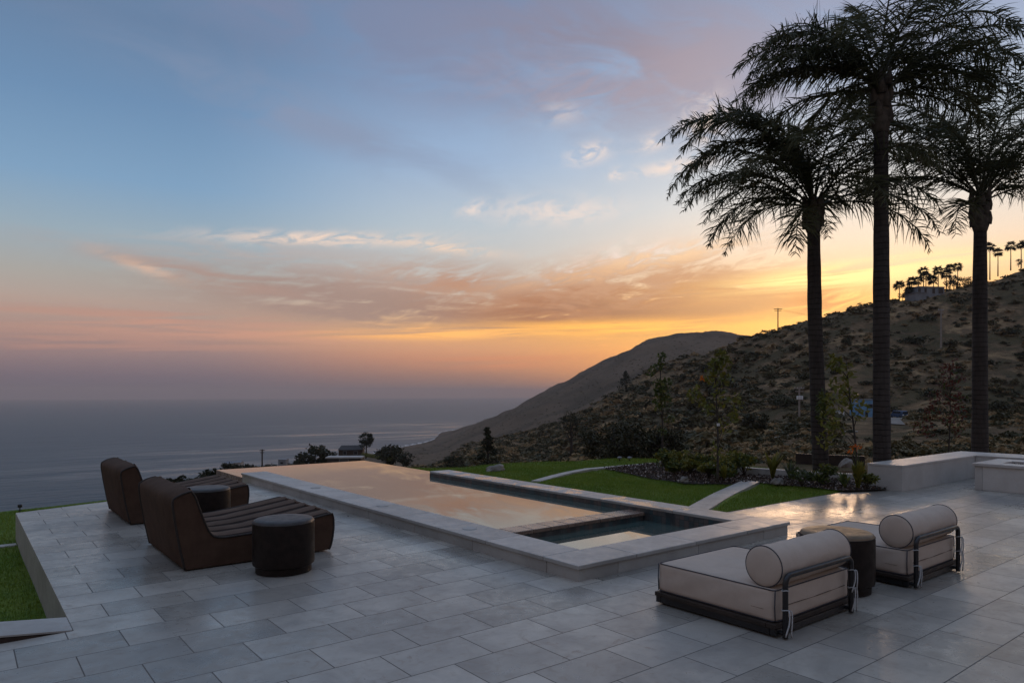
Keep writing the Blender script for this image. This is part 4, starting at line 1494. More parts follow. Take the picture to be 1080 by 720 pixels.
def strap_plant(name, px, py, hgt, n, mats, label, cat, group=None, w=.035, flowers=False, spread=.5):
    base = gp(px, py, .1)
    r = empty(name, base, label, cat, group)
    m = MB()
    for k in range(n):
        a = rng.uniform(0, 2 * math.pi); l = hgt * rng.uniform(.55, 1.0)
        o0 = rng.uniform(.1, spread)
        d = np.array([math.cos(a), math.sin(a)])
        s = np.array([-d[1], d[0]])
        ts = [0, .35, .7, 1.0]
        ctr = [np.array([*(d * o0 * l * t ** 1.6), l * (t - .18 * o0 * t * t)]) for t in ts]
        ww = [w * .5, w, w * .8, .003]
        for i in range(3):
            sv = np.array([*s, 0])
            m.quads([[ctr[i] - sv * ww[i], ctr[i] + sv * ww[i], ctr[i + 1] + sv * ww[i + 1], ctr[i + 1] - sv * ww[i + 1]]], int(rng.random() < .35))
    m.build('leaves', mats, None).parent = r
    if flowers:
        m = MB(); q = MB()
        for (dx, hz) in ((-.06, hgt * 1.42), (.02, hgt * 1.36), (-.12, hgt * 1.22)):
            p = np.array([dx * CA, -dx * SA, hz])
            m.tube([(0, 0, 0), p * (.4, .4, .6), p], [.007, .006, .005], 5, 1)
            m.quads(leafquads(p + rng.normal(0, .024, (9, 3)), .022, .042, .4, .8), 0 if dx < .03 else 2)
        m.build('flower', [M['orange'], M['leafdeep'], M['peach']], None).parent = r
    return r


gb = 'leafy shrubs along the planting bed kerb'
specs = [(702, 492, .34), (722, 493.5, .36), (738, 494.5, .34), (772, 497, .40), (785, 498, .34), (748, 501, .22), (764, 503, .30), (728, 497, .25), (710, 496, .22)]
for i, (px, py, s) in enumerate(specs):
    bush('leafy_shrub', gp(px, py, .1), s * 1.15, s * .75, 420, [M['leafyoung'] if i % 2 else M['leafdeep'], M['leafyellow']],
         'low leafy shrub growing along the kerb between the young trees', 'shrub', gb, (.03, .055))
strap_plant('strap_leaf_plant', 815, 504, .55, 34, [M['leafyellow'], M['leafyoung']], 'upright yellow green strap leaf plant at the end of the stone path', 'plant', None, .045, False, .55)
strap_plant('strap_leaf_plant', 833, 506, .40, 46, [M['leafgrey'], M['leafdeep']], 'grey green fine leaved plant next to the first palm', 'plant', None, .012, False, .7)
strap_plant('strap_leaf_plant', 905, 514, .50, 44, [M['leafyellow'], M['leafyoung']], 'tall yellow green plant with orange flowers against the bench end', 'plant', None, .05, True, .4)
strap_plant('strap_leaf_plant', 891, 514, .30, 30, [M['leafdeep'], M['leafyoung']], 'low dark strap leaf plant between palm and flowering plant', 'plant', None, .03, False, .9)
strap_plant('strap_leaf_plant', 764, 505, .32, 24, [M['leafyellow'], M['leafyoung']], 'small yellow green plant at the foot of the yellow green young tree', 'plant', None, .03, False, .6)
bush('leafy_shrub', gp(866, 509, .1), .34, .24, 420, [M['leafdeep'], M['leafyoung']], 'low dark shrub growing around the foot of the shortest palm', 'shrub', None, (.025, .05))
bush('leafy_shrub', gp(846, 510, .1), .28, .20, 300, [M['leafdeep'], M['leafgrey']], 'low shrub at the lawn edge in front of the shortest palm', 'shrub', None, (.025, .05))
bush('leafy_shrub', gp(914, 512, .1), .22, .20, 240, [M['leafyoung'], M['leafdeep']], 'small shrub tucked against the bench end', 'shrub', None, (.025, .05))
# climbing leaves on the palm trunk
bush('climbing_vine', wp(866, 14.0, 1.05), .16, .62, 260, [M['leafdeep'], M['leafyoung']], 'leafy vine climbing the trunk of the shortest palm', 'vine', None, (.03, .055), True)


def boulder(px, py, w, hgt, label, z0=0.0, y=None, name='boulder'):
    base = gp(px, py, z0) if y is None else wp(px, y, z0)
    import bmesh
    bm = bmesh.new()
    bmesh.ops.create_icosphere(bm, subdivisions=4, radius=1)
    co = np.array([v.co[:] for v in bm.verts])
    nn = fbm(co[:, 0] * 1.4 + 5 + px, co[:, 1] * 1.4 + co[:, 2] * 1.1 + 7, 4, 4)
    co *= (1 + .55 * nn)[:, None]
    co *= np.array([w / 2, w / 2.6, hgt])
    co[:, 2] = np.clip(co[:, 2], -hgt * .2, None)
    fs = [[w_.index for w_ in f.verts] for f in bm.faces]
    bm.free()
    m = MB()
    m.addv(co + np.array(base), fs)
    o = m.build(name, M['rock'], None, smooth=True)
    tag(o, label, 'boulder')
    return o


boulder(522, 496.5, .52, .13, 'flat grey boulder lying on the lawn by the pool coping', .03)
boulder(893, 496.5, .46, .17, 'rounded pale boulder beyond the kerb by the shortest palm', -.3, 19.5)
boulder(722, 506.5, .22, .09, 'small stone at the lawn edge of the planting bed', .06)
boulder(820, 509, .26, .10, 'small grey stone between path end and strap leaf plant', .06)

# low dark retaining wall beyond the bed
a, c2 = wp(839, 21.5, 0), wp(912, 20.5, 0)
m = MB()
n_ = Vector((c2[0] - a[0], c2[1] - a[1], 0)).normalized(); pz = Vector((-n_.y, n_.x, 0)) * .12
v = [(a[0], a[1], -1.2), (c2[0], c2[1], -1.2), (c2[0] + pz.x, c2[1] + pz.y, -1.2), (a[0] + pz.x, a[1] + pz.y, -1.2)]
v += [(x, y, -.12) for x, y, z in v]
m.addv(v, [(0, 1, 5, 4), (1, 2, 6, 5), (2, 3, 7, 6), (3, 0, 4, 7), (4, 5, 6, 7)])
tag(m.build('retaining_wall', M['deckwood'], bevel=.01), 'low dark timber retaining wall beyond the shortest palm', 'wall')

# two small garden lights on the lawn rim and one at the patio edge
for (px, lab) in ((653.5, 'small pale garden light on the lawn rim, paired with a twin beside it'), (664, 'pale garden light on the lawn rim next to the young tree side of the pair')):
    r = empty('garden_light', gp(px, 486.5, .04), lab, 'garden light', 'garden lights on the lawn rim')
    m = MB(); m.tube([(0, 0, -.05), (0, 0, .07)], .014, 8); m.build('spike', M['iron'], None).parent = r
    m = MB(); m.lathe([(.02, .06), (.05, .07), (.055, .105), (.04, .12), (.001, .125)], 0, 0, 14); m.build('lamp_head', M['plaster'], None, smooth=True).parent = r
r = empty('garden_light', gp(21, 541, LAWN_Z), 'tiny dark spike light in the grass beyond the patio corner', 'garden light')
m = MB(); m.tube([(0, 0, -.05), (0, 0, .12)], .008, 7); m.tube([(-.03, 0, .05), (.03, 0, .05)], .006, 6); m.build('spike', M['iron'], None).parent = r
m = MB(); m.lathe([(.02, .10), (.035, .11), (.035, .15), (.02, .16), (.001, .162)], 0, 0, 12); m.build('lamp_head', M['iron'], None, smooth=True).parent = r


# ---- trees farther off
def big_tree(name, px, depth, top_py, wpx, label, mats, kind='round', n=900, zbase=None, group=None, trunkfrac=.35, leafs=None):
    z0 = tz(px, depth) if zbase is None else zbase
    zt = zat(top_py, depth)
    hgt = max(zt - z0, .5)
    rx = wpx / 2 / FPX * depth
    r = empty(name, wp(px, depth, z0 - .2), label, 'tree', group)
    m = MB()
    m.tube([(0, 0, -.3), (.02 * hgt, 0, hgt * .4), (0, .02 * hgt, hgt * .9)], [hgt * .035, hgt * .022, hgt * .006], 8)
    for k in range(6):
        a = k * 1.05 + rng.uniform(0, .5)
        zb = hgt * rng.uniform(.3, .6)
        m.tube([(0, 0, zb), (rx * .4 * math.cos(a), rx * .4 * math.sin(a), zb + hgt * .12), (rx * .75 * math.cos(a), rx * .75 * math.sin(a), zb + hgt * .2)], [hgt * .012, hgt * .008, hgt * .003], 5)
    m.build('trunk', M['twig'], None, smooth=True).parent = r
    P = []
    nc = 34 if kind != 'conifer' else 40
    for k in range(nc):
        if kind == 'conifer':
            f = (k + rng.uniform(0, 1)) / nc
            rr = rx * (1 - f) ** .75 * rng.uniform(.45, 1.0)
            a = rng.uniform(0, 6.283)
            c3 = np.array([rr * math.cos(a), rr * math.sin(a), hgt * (.12 + .86 * f)])
            s = rx * (.42 - .22 * f)
            P.append(c3 + shell_points(n // nc, s, s, s * .6, .1))
        else:
            c3 = shell_points(1, rx * .8, rx * .8, hgt * (1 - trunkfrac) / 2 * .82, .35)[0] + (0, 0, hgt * (trunkfrac + (1 - trunkfrac) / 2))
            s = rx * rng.uniform(.18, .40)
            P.append(c3 + shell_points(n // nc, s, s, s * .75, .1))
    P = np.concatenate(P)
    ls = leafs or (rx * .05, rx * .11)
    k = rng.random(len(P)) < .65
    m = MB()
    m.quads(leafquads(P[k], *ls, .6), 0)
    m.quads(leafquads(P[~k], *ls, .6), 1)
    m.build('crown', mats, None).parent = r
    return r


D2 = [M['leafdark'], M['leafoak']]
O2 = [M['leafoak'], M['chapd']]
big_tree('conifer_tree', 514, 95, 449, 26, 'dark conifer standing beyond the pool end of the lawn', D2, 'conifer', 2200, zat(497, 95))
big_tree('conifer_tree', 660, 395, 391, 17, 'dark narrow conifer on the ridge crest below the far hill', D2, 'conifer', 900)
big_tree('conifer_tree', 477, 70, 478, 20, 'low dark conifer just above the far corner of the pool', D2, 'round', 900, zat(497, 70), None, .1)
big_tree('conifer_tree', 486, 74, 476, 12, 'small dark bushy tree beside the low conifer past the pool corner', D2, 'round', 600, zat(497, 74), None, .1)
big_tree('oak_tree', 648, 75, 436, 84, 'broad dark oak filling the slope behind the lawn rim', O2, 'round', 4200, zat(500, 75), None, .1, (.10, .24))
big_tree('oak_tree', 697, 78, 446, 66, 'dark oak behind the thin dark green young tree', O2, 'round', 3200, zat(500, 78), None, .08, (.10, .24))
big_tree('oak_tree', 602, 210, 432, 22, 'round topped tree with a bare trunk on the slope', O2, 'round', 1000, None, None, .5)
big_tree('oak_tree', 795, 150, 430, 34, 'dark oak between the young trees and the shortest palm', O2, 'round', 1500, None, None, .1)
big_tree('shore_tree', 386, 282, 455, 20, 'round crowned tree beside the dark roofed house by the sea', D2, 'round', 1600, zat(482, 282), None, .38)
gt = 'bushy trees below the pool edge'
for px, dp, top, w, lab in ((412, 240, 466, 36, 'wide bushy tree next to the green hedge below the pool'), (338, 240, 468, 36, 'bushy tree on the shore side of the dark roofed house'), (322, 238, 476, 26, 'lower bush in front of the shore side bushy tree'),
                       (428, 230, 474, 20, 'bushy tree at the foot of the far hill by the pool corner')):
    big_tree('bushy_tree', px, dp, top, w, lab, D2, 'round', 1500, zat(494, dp), gt, .05)
ge = 'dark treetops showing past the patio edge'
for i, (px, dp, top, w) in enumerate(((178, 34, 495, 18), (190, 33, 491, 20), (205, 35, 493, 24), (219, 60, 488, 18), (228, 60, 487.5, 14), (240, 120, 486, 20), (258, 120, 487, 22), (283, 125, 488, 20), (184, 36, 496, 22), (198, 37, 494, 20), (212, 50, 491, 20), (222, 70, 490, 18), (234, 90, 488, 18), (249, 110, 488.5, 20), (268, 120, 488, 18), (275, 122, 489.5, 22), (292, 128, 489, 20), (306, 160, 486, 18), (314, 180, 482, 16))):
    top += 7 if dp < 55 else (2 if dp < 100 else 0)
    big_tree('bushy_tree', px, dp, top, w, 'dark bushy treetop showing above the patio and pool edge', D2, 'round', 1100, zat(512 if dp < 100 else 500, dp), ge, .02, None if dp > 100 else (.05, .12))

# ---- buildings
def place(o_pts, base, yaw):
    c3, s3 = math.cos(yaw), math.sin(yaw)
    return [(base[0] + x * c3 - y * s3, base[1] + x * s3 + y * c3, base[2] + z) for x, y, z in o_pts]


def house(name, px, depth, w, d, hgt, z0, label, cat, wallm, roofm, roof='gable', yaw=0.0, wins=(), rh=1.6, over=.4):
    r = empty(name, wp(px, depth, z0), label, cat)
    r.rotation_euler.z = -HEAD + yaw
    if name == 'hilltop_house':
        m = MB(); m.box(-w / 2 - 2.2, -w / 2 + 3.0, -d / 2 - 1.6, d / 2 - 3, -4, hgt * .55); m.box(-w / 2 - 2.5, -w / 2 + 3.3, -d / 2 - 1.9, d / 2 - 2.7, hgt * .55 + .004, hgt * .55 + .25); m.build('wing', wallm, None).parent = r
    m = MB(); m.box(-w / 2, w / 2, -d / 2, d / 2, -4, hgt); m.build('wall', wallm, None).parent = r
    m = MB()
    if roof == 'gable':
        a, bq = w / 2 + over, d / 2 + over
        m.addv([(-a, -bq, hgt - .1), (a, -bq, hgt - .1), (a, bq, hgt - .1), (-a, bq, hgt - .1), (-a * .8, 0, hgt + rh), (a * .8, 0, hgt + rh)],
               [(0, 1, 5, 4), (1, 2, 5), (2, 3, 4, 5), (3, 0, 4), (3, 2, 1, 0)])
    else:
        m.box(-w / 2 - over, w / 2 + over, -d / 2 - over, d / 2 + over, hgt + .003, hgt + .3)
    m.build('roof', roofm, None).parent = r
    for (x0, x1, za, zb) in wins:
        m = MB(); m.box(x0, x1, -d / 2 - .05, -d / 2 + .02, za, zb); o = m.build('window', M['plaster'], None); o.parent = r
        m = MB(); m.box(x0 + .12, x1 - .12, -d / 2 - .07, -d / 2 - .052, za + .12, zb - .12); q = m.build('pane', M['glass'], None); q.parent = o
    return r


hd = 333
house('hilltop_house', 975, hd, 13.5, 9, 6.6, zat(319, hd), 'pale flat roofed house on the hilltop among palms', 'house', M['plaster'], M['plaster'], 'flat', .12,
      ((-6.8, -5.2, 3.6, 6.2), (-3.6, -2.2, 3.6, 6.2), (.4, 2.0, 3.6, 6.2), (3.6, 6.2, 3.6, 6.2), (-6.5, -4.5, .4, 2.6), (2, 5, .4, 2.6)), over=.25)
house('shore_house', 371, 285, 9.5, 7, 2.6, zat(480, 285), 'dark roofed house among trees on the slope above the sea', 'house', M['riser'], M['slate'], 'gable', .1, ((-3, -1.6, .6, 2.0), (1.2, 2.8, .6, 2.0)), 1.5)
house('garden_pavilion', 364, 150, 7.0, 3, .8, zat(486.5, 150), 'low pale flat roof just above the far pool edge', 'pavilion', M['slate'], M['cream_wall'], 'flat', .05, ((-1, 1, .1, .6),), over=.3)
house('cottage', 244, 330, 4.5, 4, 1.6, zat(491.5, 330), 'small whitish cottage roof past the pool corner, close to the treetops', 'cottage', M['cream_wall'], M['plaster'], 'gable', 0, ((-.8, .6, .3, 1.3),), .8, .2)
house('cottage', 252, 330, 3.0, 4, 2.0, zat(491.5, 330), 'narrow pale cottage near the thin utility pole', 'cottage', M['cream_wall'], M['plaster'], 'gable', 0, ((-.8, .6, .3, 1.3),), .7, .2)
house('cottage', 299, 300, 3.2, 4, 2.2, zat(490, 300), 'boxy grey cottage standing on the slope above the pool edge', 'cottage', M['plaster'], M['plaster'], 'flat', 0, ((-.8, .6, .5, 1.5),), .7, .1)
sd = 195
house('storage_shed', 912, sd, 4.9, 6, 5.2, zat(441.5, sd), 'blue sided storage shed at the foot of the hill', 'shed', M['bluepaint'], M['plaster'], 'flat', .18, ((-1.4, .2, 3.0, 4.2), (-2.2, -1.2, .2, 2.3)), over=.12)
house('site_trailer', 884, sd, 1.8, 3, 1.3, zat(439, sd), 'small white trailer beside the blue shed', 'trailer', M['white'], M['plaster'], 'flat', .1, ((-.4, .4, .4, 1.0),), over=.06)

gk = 'bushes along the ridge crest'
for px, top, bot, w, lab in ((1006, 288, 306, 20, 'dense bush beneath the palms beside the hilltop house'), (1021, 290, 304, 15, 'rounded bush between the hilltop house and the booted palm trunk'), (975, 306, 319, 16, 'dark shrub growing against the front of the hilltop house'),
                             (952, 308, 316, 11, 'small bush under the first ridge palm'), (906.5, 318, 326, 7, 'tiny lone bush on the sunlit ridge line'), (1074.5, 272, 281, 8, 'small round bush between the tall ridge palms'), (835, 344, 352, 9, 'small bush on the ridge beside the dark utility pole'), (897, 322, 330, 9, 'low bush on the ridge next to the tiny lone bush')):
    big_tree('ridge_bush', px, 336, top, w, lab, D2, 'round', 700, zat(bot, 336), gk, .05)
# hedge bank below the pavilion
m = MB()
n = 2600
t = rng.uniform(0, 1, n)
P = np.stack([np.interp(t, [0, 1], [wp(383, 255)[0], wp(412, 235)[0]]), np.interp(t, [0, 1], [wp(383, 255)[1], wp(412, 235)[1]]), np.zeros(n)], -1)
P += shell_points(n, 1.2, 1.2, .75, .2)
P[:, 2] += zat(481.5, 245)
m.quads(leafquads(P, .1, .22, .6))
tag(m.build('hedge', M['leafyoung']), 'clipped green hedge below the shore house', 'hedge')

# dirt track and vehicle
m = MB()
tr = [(1000, 196), (985, 190), (965, 188), (950, 186), (943, 176), (940, 160), (946, 140)]
for (p0, y0), (p1, y1) in zip(tr[:-1], tr[1:]):
    for s in range(4):
        a0, a1 = s / 4, (s + 1) / 4
        pa, ya = p0 + (p1 - p0) * a0, y0 + (y1 - y0) * a0
        pb, yb = p0 + (p1 - p0) * a1, y0 + (y1 - y0) * a1
        A, B = np.array(wp(pa, ya)), np.array(wp(pb, yb))
        dn = (B - A)[:2]; dn /= np.linalg.norm(dn); nn = np.array([-dn[1], dn[0]]) * 1.7
        def tzw(P_):
            side = P_[0] * CA - P_[1] * SA; dep = P_[0] * SA + P_[1] * CA
            return tz(CX + FPX * side / dep, dep) + .22
        q = [A[:2] - nn, B[:2] - nn, B[:2] + nn, A[:2] + nn]
        m.quads([[(*w_, tzw(w_)) for w_ in q]])
tag(m.build('road', M['road']), 'pale dirt track at the foot of the hill', 'road', kind='structure')
m = MB()
for p0, y0, p1, y1 in ((985, 72, 1110, 60), (780, 130, 905, 120)):
    for s in range(14):
        a0, a1 = s / 14, (s + 1) / 14
        q = []
        for a_, off in ((a0, -1.1), (a1, -1.1), (a1, 1.1), (a0, 1.1)):
            pa, ya = p0 + (p1 - p0) * a_, y0 + (y1 - y0) * a_ + off
            q.append(wp(pa, ya, tz(pa, ya) + .2))
        m.quads([q])
tag(m.build('path', M['road']), 'pale dirt benches cut across the valley floor', 'path', kind='structure')

vd = 186
r = empty('parked_van', wp(948, vd, tz(948, vd) + .25), 'blue van parked on the dirt track by the shed', 'van')
r.rotation_euler.z = -HEAD + .2
m = MB()
sidep = [(-2.3, .4), (-2.3, 1.3), (-1.9, 2.05), (1.0, 2.1), (1.55, 1.35), (2.35, 1.15), (2.4, .4)]
k = len(sidep)
m.addv([(-.95, y, z) for y, z in sidep] + [(.95, y, z) for y, z in sidep], [tuple(range(k))[::-1], tuple(range(k, 2 * k))] + [(i, (i + 1) % k, k + (i + 1) % k, k + i) for i in range(k)])
m.build('body', M['carpaint'], None, bevel=.08).parent = r
m = MB()
m.addv([(-.8, 1.06, 2.02), (.8, 1.06, 2.02), (.82, 1.58, 1.40), (-.82, 1.58, 1.40)], [(0, 1, 2, 3)])
m.box(-.97, -.955, -1.6, .9, 1.4, 1.9); m.box(.955, .97, -1.6, .9, 1.4, 1.9); m.box(-.75, .75, -2.33, -2.305, 1.35, 1.8)
m.build('window', M['glass'], None).parent = r
for y in (-1.5, 1.55):
    for x in (-.98, .78):
        m = MB(); m.lathe([(.05, x), (.36, x + .01), (.36, x + .19), (.05, x + .2)], y, .36, 20, axis='x'); m.build('wheel', M['rubber'], None).parent = r
for x in (-.85, .45):
    m = MB(); m.box(x, x + .4, -2.335, -2.302, .85, 1.1); m.build('tail_light', M['white'], None).parent = r


# ---- utility poles
def upole(px, depth, top_py, bot_py, label, mat, trans=False, arm=1.2):
    z0, z1 = zat(bot_py, depth), zat(top_py, depth)
    hh = z1 - z0
    r = empty('utility_pole', wp(px, depth, z0), label, 'utility pole', 'wooden utility poles on the slopes')
    r.rotation_euler.z = -HEAD
    m = MB(); m.tube([(0, 0, -1.5), (0, 0, hh)], [.30, .24], 8); m.build('shaft', mat, None).parent = r
    m = MB()
    for zz, q in ((hh - .5, arm), (hh - 1.3, arm * .85)):
        m.box(-q, q, -.12, .12, zz, zz + .26)
        if not trans: pass
    m.build('crossarm', mat, None).parent = r
    m = MB()
    for q in (-arm, -.45 * arm, .45 * arm, arm):
        m.lathe([(.05, hh - .34), (.09, hh - .26), (.05, hh - .1), (.03, hh - .06)], q * .95, 0, 8)
    m.build('insulator', M['white'], None).parent = r
    if trans:
        for x in (-.62, 0, .62):
            m = MB(); m.lathe([(.24, hh - 3.4), (.26, hh - 3.3), (.26, hh - 2.5), (.2, hh - 2.4)], x, -.3, 14); m.build('transformer', M['white'], None).parent = r
    return r, np.array(wp(px, depth, z1 - .4))


p_a, ta = upole(820.5, 345, 325, 348, 'dark utility pole standing on the ridge against the sunset', M['iron'], False, 2.0)
p_b, tb = upole(843, 190, 408, 446, 'utility pole with white transformers at the foot of the hill', M['palepole'], True, 1.3)
p_c, tc_ = upole(276.5, 250, 473.5, 492, 'thin utility pole seen over the infinity edge against the sea', M['twig'], False, .9)
p_d, td = upole(992.5, 240, 326, 362, 'pale utility pole halfway up the hillside below the house', M['palepole'], False, .9)
m = MB()
end = np.array(wp(1130, 300, zat(322, 300)))
t = np.linspace(0, 1, 24)
far_e = np.array(wp(905, 342, zat(336, 342)))
for o_ in (-1.2, 1.2):
    P = ta[None] * (1 - t[:, None]) + far_e[None] * t[:, None]
    P[:, 2] -= 1.6 * np.sin(math.pi * t) - .2
    m.tube(P + np.array([o_ * CA, -o_ * SA, 0]), .03, 4)
tag(m.build('power_line', M['iron']), 'thin power line running from the ridge pole behind the palms', 'power line')


# ---- fan palms on the ridge
def fan_palm(px, depth, top_py, bot_py, cw_px, label, group, n=34):
    z0, z1 = zat(bot_py, depth), zat(top_py, depth)
    R = cw_px * 1.25 / 2 / FPX * depth
    hh = z1 - z0 - R * .7
    r = empty('fan_palm', wp(px, depth, z0), label, 'palm tree', group)
    m = MB(); m.tube([(0, 0, -2), (.1, 0, hh * .5), (0, 0, hh)], [.30, .20, .17], 8); m.build('trunk', M['bark'], None, smooth=True).parent = r
    m = MB()
    for k in range(n):
        a = rng.uniform(0, 6.283); e = rng.uniform(-1.0, 1.4)
        d = np.array([math.cos(a) * math.cos(e), math.sin(a) * math.cos(e), math.sin(e)])
        s = np.cross(d, (0, 0, 1.0)); s /= np.linalg.norm(s) + 1e-6
        c3 = np.array([0, 0, hh]) + d * R * .42
        for q in np.linspace(-1.5, 1.5, 9):
            dd = d * math.cos(q) + s * math.sin(q)
            tip = c3 + dd * R * rng.uniform(.55, .85) + np.array([0, 0, -.16 * R])
            mid = c3 + dd * R * .34
            w = np.cross(dd, rng.normal(size=3)); w = w / np.linalg.norm(w) * R * .06
            m.quads([[c3, mid - w, tip, mid + w]])
    m.build('crown', M['leafdark'], None).parent = r
    return r


gr = 'fan palms around the hilltop house'
L1 = 'fan palm in the cluster around the hilltop house'
for px, top, bot, w, dp in ((948.5, 296.5, 314, 10, 330), (961.5, 292.5, 310, 9.5, 335), (968.5, 292, 308, 9, 340), (974, 282, 306, 9.5, 345), (976.5, 287, 307, 9.5, 338), (984.5, 291, 307, 10, 338), (989.5, 281, 306, 10, 340), (998, 285, 304, 9.5, 345), (1002, 279, 303, 9, 350), (1010, 277.5, 303, 8.5, 350)):
    fan_palm(px, dp, top, bot, w, L1, gr)
fan_palm(958.5, 332, 302.5, 313, 9, 'short fan palm at the downhill corner of the hilltop house', 'short fan palm by the house')
gr2 = 'tall fan palms on the upper ridge'
for px, top, bot, w, dp, lab in ((1044, 256, 291, 9, 340, 'tall fan palm whose trunk rises just behind the booted queen palm'), (1052.5, 262, 287, 8.5, 345, 'shortest of the tall fan palms on the upper ridge'), (1066, 255.5, 281, 9.5, 348, 'tall fan palm near the small round bush on the upper ridge'), (1077, 254.5, 279, 9, 350, 'tall fan palm at the very edge of the view on the upper ridge')):
    fan_palm(px, dp, top, bot, w, lab, gr2)

# ---- hillside shrubs
SH = []
for v_ in range(6):
    m = MB()
    n = 420
    nc = 12
    P = []
    for k in range(nc):
        a = rng.uniform(0, 6.283); q = rng.uniform(0, .72)
        P.append(np.array([q * math.cos(a), q * math.sin(a), .30 + .35 * (1 - q) * rng.random()]) + shell_points(n // nc, .34, .34, .28, .1))
    P = np.concatenate(P)
    P[:, 2] = np.abs(P[:, 2])
    k = rng.random(len(P)) < .7
    m.quads(leafquads(P[k], .05, .12, .6), 0)
    m.quads(leafquads(P[~k], .05, .12, .6), 1)
    o = m.build('hillside_shrub', [M['chapd'], M['leafdark']] if v_ < 3 else [M['chap'], M['chapd']], None)
    SH.append(o)
    o['_proto'] = 1
LISTED = [(978, 339, 24), (965, 363, 34), (893.5, 363, 20), (957, 392, 15), (950, 400, 17), (1059, 306, 14), (1064, 353, 26), (914, 406, 18), (981, 420, 28), (998, 418, 14), (1049, 404, 22), (1070, 407, 22), (1020, 366, 13),
          (984, 440, 38), (1056, 436, 38), (1075, 440, 30), (837, 372, 30), (889, 354, 16), (828, 428, 40), (1076, 376, 16), (870, 345, 12), (810, 400, 26), (790, 380, 24), (770, 372, 20), (742, 392, 22), (760, 410, 26), (720, 400, 18), (780, 425, 30),
          (735, 430, 28), (700, 415, 24), (668, 412, 20), (640, 425, 18), (620, 438, 18), (585, 452, 18), (560, 462, 18), (535, 470, 16), (590, 470, 22), (620, 462, 20), (560, 478, 20), (540, 484, 20), (590, 484, 24), (930, 350, 14), (915, 372, 18), (1030, 330, 14), (1010, 345, 12),
          (1045, 322, 14), (1070, 322, 16), (935, 415, 20), (1010, 395, 16), (850, 400, 26), (880, 395, 20), (870, 420, 24), (795, 352, 10), (762, 366, 12), (835, 346, 9), (1022, 297, 16), (1074, 279, 7), (906.5, 322, 7), (1006, 296, 14), (952, 308, 9), (1014, 300, 10)]
cands = []
for (px, py, w) in LISTED:
    y = hit(px, py)
    if y and y < 900:
        cands.append((px, y, w / 2 / FPX * y))
for k in range(260):
    px, py = rng.uniform(520, 1110), rng.uniform(300, 486)
    y = hit(px, py)
    if y and y < 640:
        cands.append((px, y, rng.uniform(.9, 2.1) * (1 if y > 150 else .7)))
for i, (px, y, rad) in enumerate(cands):
    s = SH[i % 6]
    o = s if '_proto' in s.keys() else s.copy()
    if '_proto' in s.keys():
        del s['_proto']
    else:
        col.objects.link(o)
    o.location = wp(px, y, tz(px, y) - rad * .10)
    o.rotation_euler.z = rng.uniform(0, 6.28)
    q = rng.uniform(.8, 1.0)
    o.scale = (rad, rad, rad * q)
    tag(o, 'rounded dark shrub growing on the dry hillside', 'shrub', 'chaparral shrubs on the hillside')

# finer brush between them: too many to count
m = MB()
src = [np.array([v.co[:] for v in s.data.vertices]).reshape(-1, 4, 3)[::6] for s in SH]
src = [P.mean(1, keepdims=True) + (P - P.mean(1, keepdims=True)) * 2.1 for P in src]
for k in range(15000):
    px, y = rng.uniform(430, 1200), math.exp(rng.uniform(math.log(60), math.log(620)))
    if 885 < px < 962 and 85 < y < 200: continue
    dens_ = fbm(np.array([px / 75.]), np.array([math.log(y) * 6]), 4, 77)[0]
    thr = np.interp(px, [600, 760, 860, 1000], [-.60, -.50, -.26, -.16])
    if dens_ < thr + rng.uniform(-.10, .14): continue
    rad = (.7 + 2.6 * rng.random() ** 1.8) * (1 if y > 130 else .5) * (1.35 if px < 800 else 1.0)
    P = src[k % 6].copy()
    a = rng.uniform(0, 6.28)
    ca_, sa_ = math.cos(a), math.sin(a)
    Q = np.stack([P[..., 0] * ca_ - P[..., 1] * sa_, P[..., 0] * sa_ + P[..., 1] * ca_, P[..., 2]], -1) * rad * np.array([1.25, 1, rng.uniform(.45, .85)])
    Q += np.array(wp(px, y, tz(px, y) - .05))
    m.quads(Q, 0 if rng.random() < .38 else (1 if rng.random() < (.62 if y > 130 else .35) else 2))
tag(m.build('chaparral', [M['chap'], M['chapd'], M['straw']]), 'low chaparral brush and dry grass covering the hillside', 'brush', kind='stuff')

# scrub on the nearest slope just beyond the lawn rim and bed
m = MB()
for k in range(560):
    px, y = rng.uniform(690, 1200), rng.uniform(22, 62)
    rad = rng.uniform(.12, .42)
    P = src[k % 6].copy() * rad
    P += np.array(wp(px, y, tz(px, y) - .03))
    m.quads(P, 0 if rng.random() < .35 else (1 if rng.random() < .2 else 2))
tag(m.build('scrub', [M['chap'], M['leafdeep'], M['straw']]), 'scrub and dry tufts on the slope just beyond the planting bed', 'scrub', kind='stuff')

# distant coastal scrub on the far hill
m = MB()
for k in range(1500):
    px, y = rng.uniform(436, 800), rng.uniform(1000, 2300)
    rad = rng.uniform(2.0, 5.5)
    P = src[k % 6][::3].copy() * rad * np.array([1, 1, .6])
    P += np.array(wp(px, y, tz(px, y) - .3))
    m.quads(P, k % 2)
tag(m.build('far_scrub', [M['chap'], M['chapd']]), 'dark scrub dotted over the far hill', 'brush', kind='stuff')

